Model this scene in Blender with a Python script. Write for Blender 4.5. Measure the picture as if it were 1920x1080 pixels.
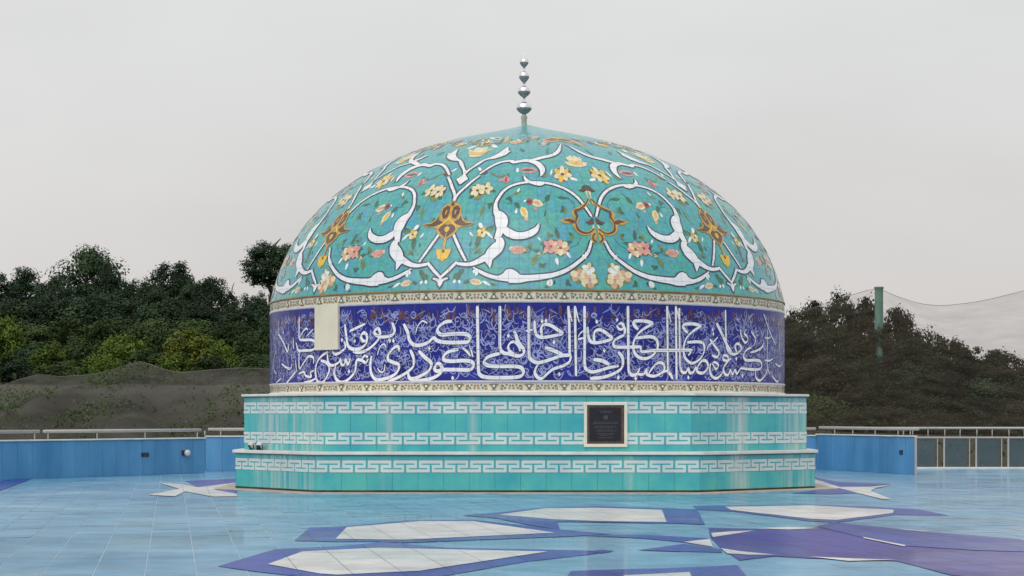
import bpy, bmesh, math, random
import numpy as np
from mathutils import Vector, Matrix, noise
from mathutils.geometry import tessellate_polygon

# ------------------------------------------------------------------ clear
for o in list(bpy.data.objects): bpy.data.objects.remove(o, do_unlink=True)
scene = bpy.context.scene
C = scene.collection
random.seed(7)

# ------------------------------------------------------------------ camera
F = 3760.0        # focal length in pixels of the 1920 wide photograph
HY = 777.0        # row of the horizon
EZ = 1.5          # eye height
cam_d = bpy.data.cameras.new('camera'); cam = bpy.data.objects.new('camera', cam_d); C.objects.link(cam)
cam.location = (0, 0, EZ); cam.rotation_euler = (math.radians(90), 0, 0)
cam_d.sensor_width = 36.0; cam_d.lens = 36.0 * F / 1920.0
cam_d.shift_y = (HY - 540.0) / 1920.0
cam_d.clip_start = 0.5; cam_d.clip_end = 6000
scene.camera = cam

# ------------------------------------------------------------------ world: even overcast over a clear sky
SUN_EL, SUN_AZ = math.radians(44), math.radians(204)     # azimuth: clockwise from +Y, sun stands behind the camera to the left
w = bpy.data.worlds.new('World'); scene.world = w; w.use_nodes = True
nt = w.node_tree; nt.nodes.clear()
N = nt.nodes.new; L = nt.links.new
out = N('ShaderNodeOutputWorld')
sky = N('ShaderNodeTexSky'); sky.sky_type = 'NISHITA'; sky.sun_disc = False
sky.sun_elevation = SUN_EL; sky.sun_rotation = SUN_AZ; sky.dust_density = 4.0
b1 = N('ShaderNodeBackground'); b1.inputs['Strength'].default_value = 0.10
L(sky.outputs[0], b1.inputs['Color'])
tc = N('ShaderNodeTexCoord')
mp = N('ShaderNodeMapping'); mp.inputs['Scale'].default_value = (1.2, 1.2, 3.0); L(tc.outputs['Generated'], mp.inputs[0])
nz = N('ShaderNodeTexNoise'); nz.inputs['Scale'].default_value = 2.2; nz.inputs['Detail'].default_value = 4; L(mp.outputs[0], nz.inputs['Vector'])
cr = N('ShaderNodeValToRGB'); L(nz.outputs['Fac'], cr.inputs[0])
cr.color_ramp.elements[0].position = 0.34; cr.color_ramp.elements[0].color = (0.91, 0.905, 0.90, 1)
cr.color_ramp.elements[1].position = 0.66; cr.color_ramp.elements[1].color = (1.03, 1.03, 1.03, 1)
# overcast: greyer and warmer near the horizon, brighter overhead
sp = N('ShaderNodeSeparateXYZ'); L(tc.outputs['Generated'], sp.inputs[0])
gr = N('ShaderNodeValToRGB'); L(sp.outputs['Z'], gr.inputs[0])
gr.color_ramp.elements[0].position = 0.0; gr.color_ramp.elements[0].color = (0.69, 0.65, 0.635, 1)
gr.color_ramp.elements[1].position = 1.0; gr.color_ramp.elements[1].color = (0.93, 0.93, 0.93, 1)
el_ = gr.color_ramp.elements.new(0.17); el_.color = (0.785, 0.785, 0.78, 1)
mm = N('ShaderNodeMix'); mm.data_type = 'RGBA'; mm.blend_type = 'MULTIPLY'; mm.inputs[0].default_value = 1.0
L(gr.outputs[0], mm.inputs[6]); L(cr.outputs[0], mm.inputs[7])
b2 = N('ShaderNodeBackground'); b2.inputs['Strength'].default_value = 1.0; L(mm.outputs[2], b2.inputs['Color'])
mx = N('ShaderNodeMixShader'); mx.inputs[0].default_value = 0.93
L(b1.outputs[0], mx.inputs[1]); L(b2.outputs[0], mx.inputs[2]); L(mx.outputs[0], out.inputs['Surface'])

# ------------------------------------------------------------------ sun (soft, through cloud)
sd = bpy.data.lights.new('sun', 'SUN'); sd.energy = 1.25; sd.angle = math.radians(60); sd.color = (1, 0.97, 0.93)
sun = bpy.data.objects.new('sun', sd); C.objects.link(sun)
sv = Vector((math.sin(SUN_AZ) * math.cos(SUN_EL), math.cos(SUN_AZ) * math.cos(SUN_EL), math.sin(SUN_EL)))
sun.rotation_euler = (-sv).to_track_quat('-Z', 'Y').to_euler(); sun.location = sv * 60

vs = scene.view_settings
vs.view_transform = 'Standard'; vs.look = 'None'; vs.gamma = 1.0; vs.exposure = 0.0; vs.use_curve_mapping = False

# ------------------------------------------------------------------ helpers
def mat(name, col, rough=0.5, spec=0.5, var=0.0, vscale=3.0, col2=None, bump=0.0, bscale=20.0, coat=0.0, metal=0.0, per='pos', stretch=(1, 1, 1), isl=0.0, alpha=None):
    m = bpy.data.materials.new(name); m.use_nodes = True
    t = m.node_tree; p = t.nodes['Principled BSDF']
    p.inputs['Roughness'].default_value = rough
    p.inputs['Specular IOR Level'].default_value = spec
    p.inputs['Metallic'].default_value = metal
    p.inputs['Coat Weight'].default_value = coat
    p.inputs['Base Color'].default_value = (*col, 1)
    if alpha is not None: p.inputs['Alpha'].default_value = alpha
    if var or bump or isl or col2:
        g = t.nodes.new('ShaderNodeNewGeometry')
        mpn = t.nodes.new('ShaderNodeMapping'); mpn.inputs['Scale'].default_value = stretch
        t.links.new(g.outputs['Position'], mpn.inputs[0])
        src = None
        if var or col2:
            n = t.nodes.new('ShaderNodeTexNoise'); n.inputs['Scale'].default_value = vscale; n.inputs['Detail'].default_value = 5; n.inputs['Roughness'].default_value = 0.6
            t.links.new(mpn.outputs[0], n.inputs['Vector'])
            r = t.nodes.new('ShaderNodeValToRGB'); t.links.new(n.outputs['Fac'], r.inputs[0])
            c2 = col2 if col2 else tuple(min(1, c * (1 + var)) for c in col)
            c1 = tuple(c * (1 - var) for c in col)
            r.color_ramp.elements[0].position = 0.32; r.color_ramp.elements[0].color = (*c1, 1)
            r.color_ramp.elements[1].position = 0.68; r.color_ramp.elements[1].color = (*c2, 1)
            src = r.outputs[0]
        if isl:
            h = t.nodes.new('ShaderNodeHueSaturation')
            a = t.nodes.new('ShaderNodeMath'); a.operation = 'MULTIPLY_ADD'; a.inputs[1].default_value = 2 * isl; a.inputs[2].default_value = 1 - isl
            if per == 'obj':
                oi = t.nodes.new('ShaderNodeObjectInfo'); t.links.new(oi.outputs['Random'], a.inputs[0])
            else:
                t.links.new(g.outputs['Random Per Island'], a.inputs[0])
            t.links.new(a.outputs[0], h.inputs['Value'])
            if src: t.links.new(src, h.inputs['Color'])
            else: h.inputs['Color'].default_value = (*col, 1)
            src = h.outputs[0]
        if src: t.links.new(src, p.inputs['Base Color'])
        if bump:
            n2 = t.nodes.new('ShaderNodeTexNoise'); n2.inputs['Scale'].default_value = bscale; n2.inputs['Detail'].default_value = 4
            t.links.new(mpn.outputs[0], n2.inputs['Vector'])
            bn = t.nodes.new('ShaderNodeBump'); bn.inputs['Strength'].default_value = bump; bn.inputs['Distance'].default_value = 0.02
            t.links.new(n2.outputs['Fac'], bn.inputs['Height']); t.links.new(bn.outputs[0], p.inputs['Normal'])
    return m

def mesh_obj(name, verts, faces, mats, parent=None, mi=None, smooth=False, loc=None):
    me = bpy.data.meshes.new(name)
    me.from_pydata([tuple(v) for v in verts], [], faces)
    for m in (mats if isinstance(mats, (list, tuple)) else [mats]): me.materials.append(m)
    if mi: me.polygons.foreach_set('material_index', mi)
    if smooth: me.polygons.foreach_set('use_smooth', [True] * len(me.polygons))
    me.update()
    o = bpy.data.objects.new(name, me); C.objects.link(o)
    if loc is not None: o.location = loc
    if parent: o.parent = parent
    return o

def bm_obj(name, bm, mats, parent=None, smooth=False, loc=None, rotz=0):
    me = bpy.data.meshes.new(name); bm.normal_update(); bm.to_mesh(me); bm.free()
    for m in (mats if isinstance(mats, (list, tuple)) else [mats]): me.materials.append(m)
    if smooth: me.polygons.foreach_set('use_smooth', [True] * len(me.polygons))
    o = bpy.data.objects.new(name, me); C.objects.link(o)
    if loc is not None: o.location = loc
    o.rotation_euler[2] = rotz
    if parent: o.parent = parent
    return o

def link_copy(o, parent=None):
    c = o.copy(); C.objects.link(c)
    if parent: c.parent = parent
    return c

def empty(name, loc=(0, 0, 0), rotz=0, parent=None):
    o = bpy.data.objects.new(name, None); C.objects.link(o)
    o.location = loc; o.rotation_euler[2] = rotz; o.empty_display_size = 0.3
    if parent: o.parent = parent
    return o

def tag(o, label=None, cat=None, group=None, kind=None):
    if label: o['label'] = label
    if cat: o['category'] = cat
    if group: o['group'] = group
    if kind: o['kind'] = kind
    return o

def add_box(bm, x0, x1, y0, y1, z0, z1, M=None, bev=0.0):
    pts = [(x, y, z) for z in (z0, z1) for y in (y0, y1) for x in (x0, x1)]
    vs_ = [bm.verts.new(M @ Vector(p) if M else p) for p in pts]
    fs = [bm.faces.new([vs_[i] for i in q]) for q in ((0, 2, 3, 1), (4, 5, 7, 6), (0, 1, 5, 4), (1, 3, 7, 5), (3, 2, 6, 7), (2, 0, 4, 6))]
    if bev:
        es = list({e for f in fs for e in f.edges})
        bmesh.ops.bevel(bm, geom=es, offset=bev, segments=1, affect='EDGES')

def add_tube(bm, pts, rads, seg=8, cap=True):
    pts = [Vector(p) for p in pts]; rings = []
    if not isinstance(rads, (list, tuple)): rads = [rads] * len(pts)
    for i, p in enumerate(pts):
        d = (pts[min(i + 1, len(pts) - 1)] - pts[max(i - 1, 0)]).normalized()
        a = d.cross(Vector((0, 0, 1)) if abs(d.z) < 0.9 else Vector((1, 0, 0))).normalized(); b = d.cross(a)
        rings.append([bm.verts.new(p + (a * math.cos(2 * math.pi * k / seg) + b * math.sin(2 * math.pi * k / seg)) * rads[i]) for k in range(seg)])
    for i in range(len(rings) - 1):
        for k in range(seg):
            bm.faces.new((rings[i][k], rings[i][(k + 1) % seg], rings[i + 1][(k + 1) % seg], rings[i + 1][k]))
    if cap:
        bm.faces.new(rings[0][::-1]); bm.faces.new(rings[-1])

def add_lathe(bm, prof, seg=32):
    rings = []
    for r, z in prof:
        if r < 1e-4: rings.append([bm.verts.new((0, 0, z))])
        else: rings.append([bm.verts.new((r * math.sin(2 * math.pi * k / seg), -r * math.cos(2 * math.pi * k / seg), z)) for k in range(seg)])
    for a, b in zip(rings, rings[1:]):
        for k in range(seg):
            k2 = (k + 1) % seg
            if len(a) == 1 and len(b) == 1: continue
            if len(a) == 1: bm.faces.new((a[0], b[k2], b[k]))
            elif len(b) == 1: bm.faces.new((a[k], a[k2], b[0]))
            else: bm.faces.new((a[k], a[k2], b[k2], b[k]))

def ground(px, py, z=0.0):
    y = (EZ - z) * F / (py - HY)
    return Vector(((px - 960) / F * y, y, z))
def at(px, py, y):
    return Vector(((px - 960) / F * y, y, EZ + (HY - py) / F * y))

def catmull(P, step):
    """resample rows (x, y, ...) with a Catmull-Rom spline"""
    P = [tuple(float(c) for c in p) for p in P]; out_ = []
    n = len(P)
    for i in range(n - 1):
        p0, p1, p2, p3 = P[max(i - 1, 0)], P[i], P[i + 1], P[min(i + 2, n - 1)]
        k = max(1, int(math.hypot(p2[0] - p1[0], p2[1] - p1[1]) / step))
        for j in range(k):
            u = j / k
            out_.append(tuple(.5 * (2 * b + (c - a) * u + (2 * a - 5 * b + 4 * c - d) * u * u + (3 * b - a - 3 * c + d) * u ** 3) for a, b, c, d in zip(p0, p1, p2, p3)))
    out_.append(P[-1])
    return out_

# ------------------------------------------------------------------ materials
WHITE = mat('white_glaze', (0.80, 0.80, 0.82), 0.25, var=0.05, vscale=5)
NAVY = mat('navy_glaze', (0.018, 0.028, 0.07), 0.3)
GOLD = mat('gold_glaze', (0.54, 0.31, 0.04), 0.3, var=0.2, vscale=9)
YELLOW = mat('yellow_glaze', (0.78, 0.47, 0.03), 0.3, var=0.12, vscale=9)
BROWN = mat('brown_glaze', (0.10, 0.035, 0.022), 0.3, var=0.3, vscale=9)
CREAM = mat('cream_glaze', (0.74, 0.64, 0.40), 0.3, var=0.12, vscale=12)
PEACH = mat('peach_glaze', (0.66, 0.38, 0.24), 0.3, var=0.2, vscale=12)
PINK = mat('pink_glaze', (0.66, 0.27, 0.28), 0.3, var=0.2, vscale=12)
RED = mat('red_glaze', (0.42, 0.05, 0.05), 0.3, var=0.2, vscale=12)
GREEN = mat('green_glaze', (0.035, 0.12, 0.07), 0.3, var=0.25, vscale=12)
OLIVE = mat('olive_glaze', (0.17, 0.21, 0.045), 0.3, var=0.25, vscale=12)
GREY = mat('grey_glaze', (0.55, 0.53, 0.58), 0.3, var=0.1, vscale=12)
for m_ in (WHITE, NAVY, GOLD, YELLOW, BROWN, CREAM, PEACH, PINK, RED, GREEN, OLIVE):
    p_ = m_.node_tree.nodes['Principled BSDF'].inputs; p_['Coat Weight'].default_value = 0.35; p_['Coat Roughness'].default_value = 0.12; p_['Coat IOR'].default_value = 1.5
ORN = [WHITE, NAVY, GOLD, BROWN, CREAM, PEACH, PINK, RED, GREEN, OLIVE, YELLOW]
WI, NI, GO, BR, CRM, PE, PK, RD, GR, OL, YE = range(11)

def dome_tile_mat():
    m = bpy.data.materials.new('turquoise_dome_tile'); m.use_nodes = True
    t = m.node_tree; p = t.nodes['Principled BSDF']; n = t.nodes.new; l = t.links.new
    uv = n('ShaderNodeUVMap')
    br = n('ShaderNodeTexBrick'); br.offset = 0.0; br.inputs['Scale'].default_value = 1.0
    br.inputs['Brick Width'].default_value = 0.2; br.inputs['Row Height'].default_value = 0.2; br.inputs['Mortar Size'].default_value = 0.003
    br.inputs['Color1'].default_value = (0.028, 0.35, 0.35, 1); br.inputs['Color2'].default_value = (0.055, 0.34, 0.46, 1)
    br.inputs['Mortar'].default_value = (0.06, 0.26, 0.26, 1); br.inputs['Bias'].default_value = 0.0
    l(uv.outputs[0], br.inputs['Vector'])
    nz = n('ShaderNodeTexNoise'); nz.inputs['Scale'].default_value = 1.6; nz.inputs['Detail'].default_value = 5; l(uv.outputs[0], nz.inputs['Vector'])
    rp = n('ShaderNodeValToRGB'); l(nz.outputs['Fac'], rp.inputs[0])
    rp.color_ramp.elements[0].position = 0.42; rp.color_ramp.elements[0].color = (0, 0, 0, 1); rp.color_ramp.elements[1].position = 0.7; rp.color_ramp.elements[1].color = (1, 1, 1, 1)
    mxn = n('ShaderNodeMix'); mxn.data_type = 'RGBA'; l(rp.outputs[0], mxn.inputs[0]); l(br.outputs['Color'], mxn.inputs[6]); mxn.inputs[7].default_value = (0.060, 0.40, 0.32, 1)
    n3 = n('ShaderNodeTexNoise'); n3.inputs['Scale'].default_value = 14; n3.inputs['Detail'].default_value = 4; l(uv.outputs[0], n3.inputs['Vector'])
    ml = n('ShaderNodeMix'); ml.data_type = 'RGBA'; ml.blend_type = 'OVERLAY'; ml.inputs[0].default_value = 0.6
    l(mxn.outputs[2], ml.inputs[6]); l(n3.outputs['Color'], ml.inputs[7])
    hs = n('ShaderNodeHueSaturation'); hs.inputs['Saturation'].default_value = 0.95; l(ml.outputs[2], hs.inputs['Color'])
    l(hs.outputs[0], p.inputs['Base Color'])
    p.inputs['Roughness'].default_value = 0.32; p.inputs['Coat Weight'].default_value = 0.35; p.inputs['Coat Roughness'].default_value = 0.12; p.inputs['Coat IOR'].default_value = 1.5
    bp = n('ShaderNodeBump'); bp.inputs['Strength'].default_value = 0.35; bp.inputs['Distance'].default_value = 0.006; bp.invert = True
    l(br.outputs['Fac'], bp.inputs['Height']); l(bp.outputs[0], p.inputs['Normal'])
    return m
DOME_TILE = dome_tile_mat()

def stained_tile(name, c1, c2, stain=0.5):
    """glazed tile whose colour drifts from tile to tile, with pale lime runs down the face"""
    m = mat(name, c1, 0.27, col2=c2, var=0.10, vscale=1.6, isl=0.025, per='obj')
    t = m.node_tree; p = t.nodes['Principled BSDF']; n = t.nodes.new; l = t.links.new
    src = p.inputs['Base Color'].links[0].from_socket
    g = n('ShaderNodeNewGeometry')
    mp1 = n('ShaderNodeMapping'); mp1.inputs['Scale'].default_value = (7, 7, 0.35); l(g.outputs['Position'], mp1.inputs[0])
    a = n('ShaderNodeTexNoise'); a.inputs['Scale'].default_value = 1.0; a.inputs['Detail'].default_value = 6; l(mp1.outputs[0], a.inputs['Vector'])
    sx = n('ShaderNodeSeparateXYZ'); l(g.outputs['Position'], sx.inputs[0])
    acc = None
    for cx_, wd_, am_ in ((-4.55, .75, 1.0), (-3.9, .35, .6), (-2.35, .22, .55), (-.75, .12, .45), (2.28, .18, .5), (4.42, .32, 1.0), (5.7, .5, .9)):   # lime runs below the worst joints of the ledge
        su = n('ShaderNodeMath'); su.operation = 'SUBTRACT'; l(sx.outputs[0], su.inputs[0]); su.inputs[1].default_value = cx_
        ab = n('ShaderNodeMath'); ab.operation = 'ABSOLUTE'; l(su.outputs[0], ab.inputs[0])
        mr_ = n('ShaderNodeMapRange'); mr_.inputs[1].default_value = 0; mr_.inputs[2].default_value = wd_; mr_.inputs[3].default_value = am_; mr_.inputs[4].default_value = 0; l(ab.outputs[0], mr_.inputs[0])
        if acc is None: acc = mr_.outputs[0]
        else:
            mxx = n('ShaderNodeMath'); mxx.operation = 'MAXIMUM'; l(acc, mxx.inputs[0]); l(mr_.outputs[0], mxx.inputs[1]); acc = mxx.outputs[0]
    ra = n('ShaderNodeMapRange'); ra.inputs[1].default_value = 0.40; ra.inputs[2].default_value = 0.66; l(a.outputs['Fac'], ra.inputs[0])
    mu = n('ShaderNodeMath'); mu.operation = 'MULTIPLY'; l(ra.outputs[0], mu.inputs[0]); l(acc, mu.inputs[1])
    mu2 = n('ShaderNodeMath'); mu2.operation = 'MULTIPLY'; l(mu.outputs[0], mu2.inputs[0]); mu2.inputs[1].default_value = stain
    mxn = n('ShaderNodeMix'); mxn.data_type = 'RGBA'; l(mu2.outputs[0], mxn.inputs[0]); l(src, mxn.inputs[6]); mxn.inputs[7].default_value = (0.62, 0.64, 0.60, 1)
    l(mxn.outputs[2], p.inputs['Base Color'])
    return m
PLINTH = stained_tile('turquoise_plinth_tile', (0.045, 0.42, 0.50), (0.10, 0.50, 0.46), 0.9)
KEYWHITE = stained_tile('white_key_tile', (0.60, 0.70, 0.70), (0.72, 0.76, 0.74), 0.35)
GROUT = mat('pale_grout', (0.16, 0.42, 0.44), 0.8, var=0.1)
STONE = mat('white_ledge_stone', (0.70, 0.72, 0.68), 0.4, var=0.12, vscale=2.5, bump=0.1)
BLUEBAND = mat('indigo_band_tile', (0.018, 0.020, 0.18), 0.3, 0.25, col2=(0.03, 0.04, 0.34), var=0.2, vscale=2.5)
LETTER = mat('letter_white_glaze', (0.86, 0.85, 0.90), 0.3, 0.3, var=0.06, vscale=4)
LETTER_EDGE = mat('letter_edge_glaze', (0.012, 0.012, 0.055), 0.3)
FILL1 = mat('lavender_glaze', (0.34, 0.36, 0.62), 0.3, var=0.3, vscale=5)
FILL2 = mat('pale_blue_glaze', (0.20, 0.25, 0.52), 0.3, var=0.3, vscale=5)
FILLRED = mat('oxblood_glaze', (0.13, 0.05, 0.06), 0.3, var=0.3, vscale=5)
BORDER = mat('cream_border_tile', (0.72, 0.67, 0.52), 0.3, var=0.10, vscale=6)
CHROME = mat('polished_steel', (0.80, 0.80, 0.82), 0.3, metal=1.0)
DARKSTEEL = mat('dark_fluted_steel', (0.26, 0.26, 0.27), 0.4, metal=0.0, var=0.3, vscale=20)
PATINA = mat('weathered_collar', (0.42, 0.44, 0.36), 0.6, var=0.2, vscale=8)
CEMENT = mat('cream_cement', (0.74, 0.68, 0.53), 0.7, var=0.05, vscale=3, bump=0.1)
PLAQUE = mat('black_plaque_stone', (0.012, 0.012, 0.018), 0.22, var=0.3, vscale=8)
PLAQUE_TXT = mat('plaque_engraving', (0.085, 0.08, 0.085), 0.4)
PLAQUE_RIM = mat('plaque_rim_wood', (0.10, 0.055, 0.04), 0.4, var=0.3, vscale=9)
FRAME = mat('ivory_frame', (0.78, 0.74, 0.62), 0.4, var=0.05)
FLOORTILE = mat('pale_blue_floor_tile', (0.12, 0.335, 0.55), 0.26, 0.06, col2=(0.23, 0.445, 0.61), var=0.08, vscale=0.35, isl=0.07, per='obj', bump=0.05, bscale=6)
FLOORTILE2 = mat('pale_blue_floor_tile_far', (0.12, 0.335, 0.55), 0.26, 0.06, col2=(0.23, 0.445, 0.61), var=0.08, vscale=0.35, isl=0.07, bump=0.05, bscale=6)
FLOORGROUT = mat('floor_grout', (0.52, 0.60, 0.64), 0.6, var=0.15, vscale=2)
INPURPLE = mat('violet_blue_inlay', (0.030, 0.048, 0.34), 0.28, 0.04, col2=(0.055, 0.085, 0.42), var=0.1, vscale=0.6, isl=0.08)
INVIOLET = mat('violet_field_inlay', (0.032, 0.022, 0.26), 0.28, 0.04, col2=(0.055, 0.045, 0.35), var=0.1, vscale=0.6, isl=0.08)
INWHITE = mat('white_inlay', (0.70, 0.69, 0.68), 0.3, 0.06, col2=(0.76, 0.75, 0.73), var=0.05, vscale=1.0, isl=0.03)
INBEIGE = mat('beige_mortar', (0.44, 0.39, 0.33), 0.7, var=0.25, vscale=3)
WALLBLUE = mat('blue_wall_tile', (0.075, 0.28, 0.54), 0.32, col2=(0.13, 0.36, 0.62), var=0.1, vscale=1.2, isl=0.06, per='obj', stretch=(1, 1, .3))
WALLGROUT = mat('blue_wall_grout', (0.26, 0.46, 0.66), 0.7)
RAIL = mat('ivory_steel_rail', (0.47, 0.43, 0.40), 0.4, var=0.06)
DARKMETAL = mat('dark_fitting', (0.015, 0.02, 0.035), 0.5)
CONCRETE = mat('terrace_concrete', (0.34, 0.34, 0.33), 0.8, var=0.2, vscale=0.8, bump=0.1)
BARK = mat('bark', (0.07, 0.055, 0.04), 0.9, var=0.3, vscale=3, bump=0.3)
POLE = mat('green_painted_concrete', (0.14, 0.30, 0.25), 0.6, var=0.22, vscale=2.5, stretch=(1, 1, .3))

# ------------------------------------------------------------------ terrain
def sm(a, b, x):
    t = min(1, max(0, (x - a) / (b - a))); return t * t * (3 - 2 * t)
def terr(x, y):
    h = -4.0
    left = -4.0 + 7.0 * sm(62, 100, y) + 4.5 * sm(100, 175, y)
    right = -4.0 + 4.5 * sm(64, 95, y) + 5.0 * sm(92, 140, y) * (1 - 0.45 * sm(20, 34, x))
    k = sm(2, 9, x)
    h = left * (1 - k) + right * k
    h = h + (1.0 - h) * sm(230, 420, y)
    f = sm(40, 120, abs(x) - 20); h = h * (1 - f) + f * (-3)
    return h + 0.35 * noise.noise(Vector((x * .08, y * .08, 0)))
xs = sorted(set([-3000, -1500, -700, -350, -200, -140] + list(range(-100, 101, 4)) + [140, 200, 350, 700, 1500, 3000]))
ys = sorted(set([-3000, -1200, -500, -200, -100, -50, -20, 0, 20, 40] + list(range(50, 260, 4)) + [290, 340, 420, 600, 1000, 2000, 4000]))
V = [(x, y, terr(x, y)) for y in ys for x in xs]; nx = len(xs)
Fc = [(j * nx + i, j * nx + i + 1, (j + 1) * nx + i + 1, (j + 1) * nx + i) for j in range(len(ys) - 1) for i in range(nx - 1)]
EARTH = mat('hillside_earth', (0.035, 0.045, 0.02), 0.95, col2=(0.075, 0.065, 0.04), var=0.3, vscale=0.25, bump=0.4, bscale=2)
tag(mesh_obj('terrain', V, Fc, EARTH, smooth=True), kind='structure')

# ------------------------------------------------------------------ terrace floor
P1 = Vector((-7.85, 51.3)); P0 = P1 + (Vector((-11.75, 45.9)) - P1).normalized() * 24
P2 = Vector((-8.1, 53.0)); P3 = Vector((8.36, 55.1)); P4 = Vector((10.02, 49.95)); P5 = Vector((11.05, 55.0)); P6 = Vector((24, 55.0))
terrace_poly = [Vector((-26, -14)), Vector((26, -14)), Vector((26, 55.35)), Vector((8, 55.45)), Vector((-8.2, 53.4)), Vector((-26, 39))]
bm = bmesh.new()
top = [bm.verts.new((p.x, p.y, -0.0035)) for p in terrace_poly]; bot = [bm.verts.new((p.x, p.y, -4.6)) for p in terrace_poly]
bm.faces.new(top)
for i in range(len(top)):
    j = (i + 1) % len(top); bm.faces.new((top[i], bot[i], bot[j], top[j]))
floor = tag(bm_obj('terrace_floor', bm, [FLOORGROUT, CONCRETE]), kind='structure')
for p in floor.data.polygons[1:]: p.material_index = 1

GA = math.atan2(321 - 960, F)           # grid direction: the joints run to a point left of the dome
gd = Vector((math.sin(GA), math.cos(GA))); gs = Vector((gd.y, -gd.x)); T = 0.48
g0 = ground(294, 940).to_2d()
def inside(p, poly, marg=0.0):
    n = len(poly)
    for i in range(n):
        a, b = poly[i], poly[(i + 1) % n]
        e = (b - a).normalized()
        if e.x * (p.y - a.y) - e.y * (p.x - a.x) < marg: return False
    return True
tiles = []
for i in range(-90, 91):
    for j in range(-130, 60):
        c = g0 + gs * ((i + .5) * T) + gd * ((j + .5) * T)
        if inside(c, terrace_poly, 0.3): tiles.append((c, i, j))
def vis(c):
    if c.y < 18.3: return False
    return abs(c.x / c.y) < 0.262
near = sorted([t for t in tiles if vis(t[0])], key=lambda t: t[0].y)[:300]
nearset = {(t[1], t[2]) for t in near}
bm = bmesh.new(); add_box(bm, -.237, .237, -.237, .237, -.010, 0, bev=0.002)
t0 = None
for c, i, j in near:
    if t0 is None:
        t0 = bm_obj('floor_tile', bm, FLOORTILE, floor); o = t0
    else: o = link_copy(t0, floor)
    o.location = (c.x, c.y, random.uniform(-.0012, .0012)); o.rotation_euler = (random.gauss(0, .0012), random.gauss(0, .0012), -GA)
V = []; Fc = []
for c, i, j in tiles:
    if (i, j) in nearset: continue
    k = len(V); h = .2365
    z = random.uniform(-.0012, .0012); tx = random.gauss(0, .0012); ty = random.gauss(0, .0012)
    for a, b in ((-h, -h), (h, -h), (h, h), (-h, h)):
        q = c + gs * a + gd * b; V.append((q.x, q.y, z + a * tx + b * ty))
    Fc.append((k, k + 1, k + 2, k + 3))
tag(mesh_obj('floor_tile_field', V, Fc, FLOORTILE2, floor), kind='stuff')

def clip(poly, n, d):
    """keep the side n.p <= d"""
    out_ = []
    for i in range(len(poly)):
        a, b = poly[i], poly[(i + 1) % len(poly)]
        da, db = n.dot(a) - d, n.dot(b) - d
        if da <= 0: out_.append(a)
        if (da < 0 < db) or (db < 0 < da): out_.append(a + (b - a) * (da / (da - db)))
    return out_
def wet(m):
    """a thin uneven film of rain water lying on the paving"""
    t = m.node_tree; p = t.nodes['Principled BSDF']; n = t.nodes.new; l = t.links.new
    g_ = n('ShaderNodeNewGeometry'); mp_ = n('ShaderNodeMapping'); mp_.inputs['Scale'].default_value = (.22, .16, 1); l(g_.outputs['Position'], mp_.inputs[0])
    a = n('ShaderNodeTexNoise'); a.inputs['Scale'].default_value = 1.0; a.inputs['Detail'].default_value = 7; a.inputs['Roughness'].default_value = .65; l(mp_.outputs[0], a.inputs['Vector'])
    mr = n('ShaderNodeMapRange'); mr.inputs[1].default_value = .42; mr.inputs[2].default_value = .66; mr.inputs[3].default_value = .0; mr.inputs[4].default_value = .55; l(a.outputs['Fac'], mr.inputs[0])
    l(mr.outputs[0], p.inputs['Coat Weight']); p.inputs['Coat IOR'].default_value = 1.33; p.inputs['Coat Roughness'].default_value = .07
    # dust and water marks
    b = n('ShaderNodeTexNoise'); b.inputs['Scale'].default_value = 1.3; b.inputs['Detail'].default_value = 8; b.inputs['Roughness'].default_value = .7; l(g_.outputs['Position'], b.inputs['Vector'])
    mb = n('ShaderNodeMapRange'); mb.inputs[1].default_value = .3; mb.inputs[2].default_value = .72; mb.inputs[3].default_value = .70; mb.inputs[4].default_value = 1.14; l(b.outputs['Fac'], mb.inputs[0])
    src = p.inputs['Base Color'].links[0].from_socket; v = n('ShaderNodeVectorMath'); v.operation = 'SCALE'; l(src, v.inputs[0]); l(mb.outputs[0], v.inputs['Scale']); l(v.outputs[0], p.inputs['Base Color'])
for m_ in (FLOORTILE, FLOORTILE2, INPURPLE, INVIOLET, INWHITE): wet(m_)
INL = [0]
def inlay(name, px, m, z, joint=0.0028):
    """a floor inlay: its outline cut into tiles along the floor grid"""
    INL[0] += 1; z += .0001 * INL[0]
    pts = [ground(*p).to_2d() for p in px]
    tris = [[pts[k] for k in t] for t in tessellate_polygon([[p.to_3d() for p in pts]])]
    V = []; Fc = []
    for tr in tris:
        us = [gs.dot(p - g0) / T for p in tr]; vv = [gd.dot(p - g0) / T for p in tr]
        for i in range(math.floor(min(us)), math.floor(max(us)) + 1):
            strip = clip(clip(tr, gs, gs.dot(g0) + (i + 1) * T - joint), -gs, -(gs.dot(g0) + i * T + joint))
            if len(strip) < 3: continue
            for j in range(math.floor(min(vv)), math.floor(max(vv)) + 1):
                q = clip(clip(strip, gd, gd.dot(g0) + (j + 1) * T - joint), -gd, -(gd.dot(g0) + j * T + joint))
                if len(q) < 3: continue
                k = len(V); V += [(p.x, p.y, z) for p in q]; Fc.append(tuple(range(k, k + len(q))))
    o = mesh_obj(name, V, Fc, m, floor)
    # all faces up
    b_ = bmesh.new(); b_.from_mesh(o.data)
    for f in b_.faces:
        f.normal_update()
        if f.normal.z < 0: f.normal_flip()
    b_.to_mesh(o.data); b_.free()
    return o
Z1, Z2, Z3 = 0.005, 0.009, 0.013
def fl(pts, ox, oy, s): return [(ox + x / s, oy + y / s) for x, y in pts]
A_ = lambda pts: fl(pts, 400, 900, 2.4)
B_ = lambda pts: fl(pts, 1120, 880, 2.4)
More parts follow.
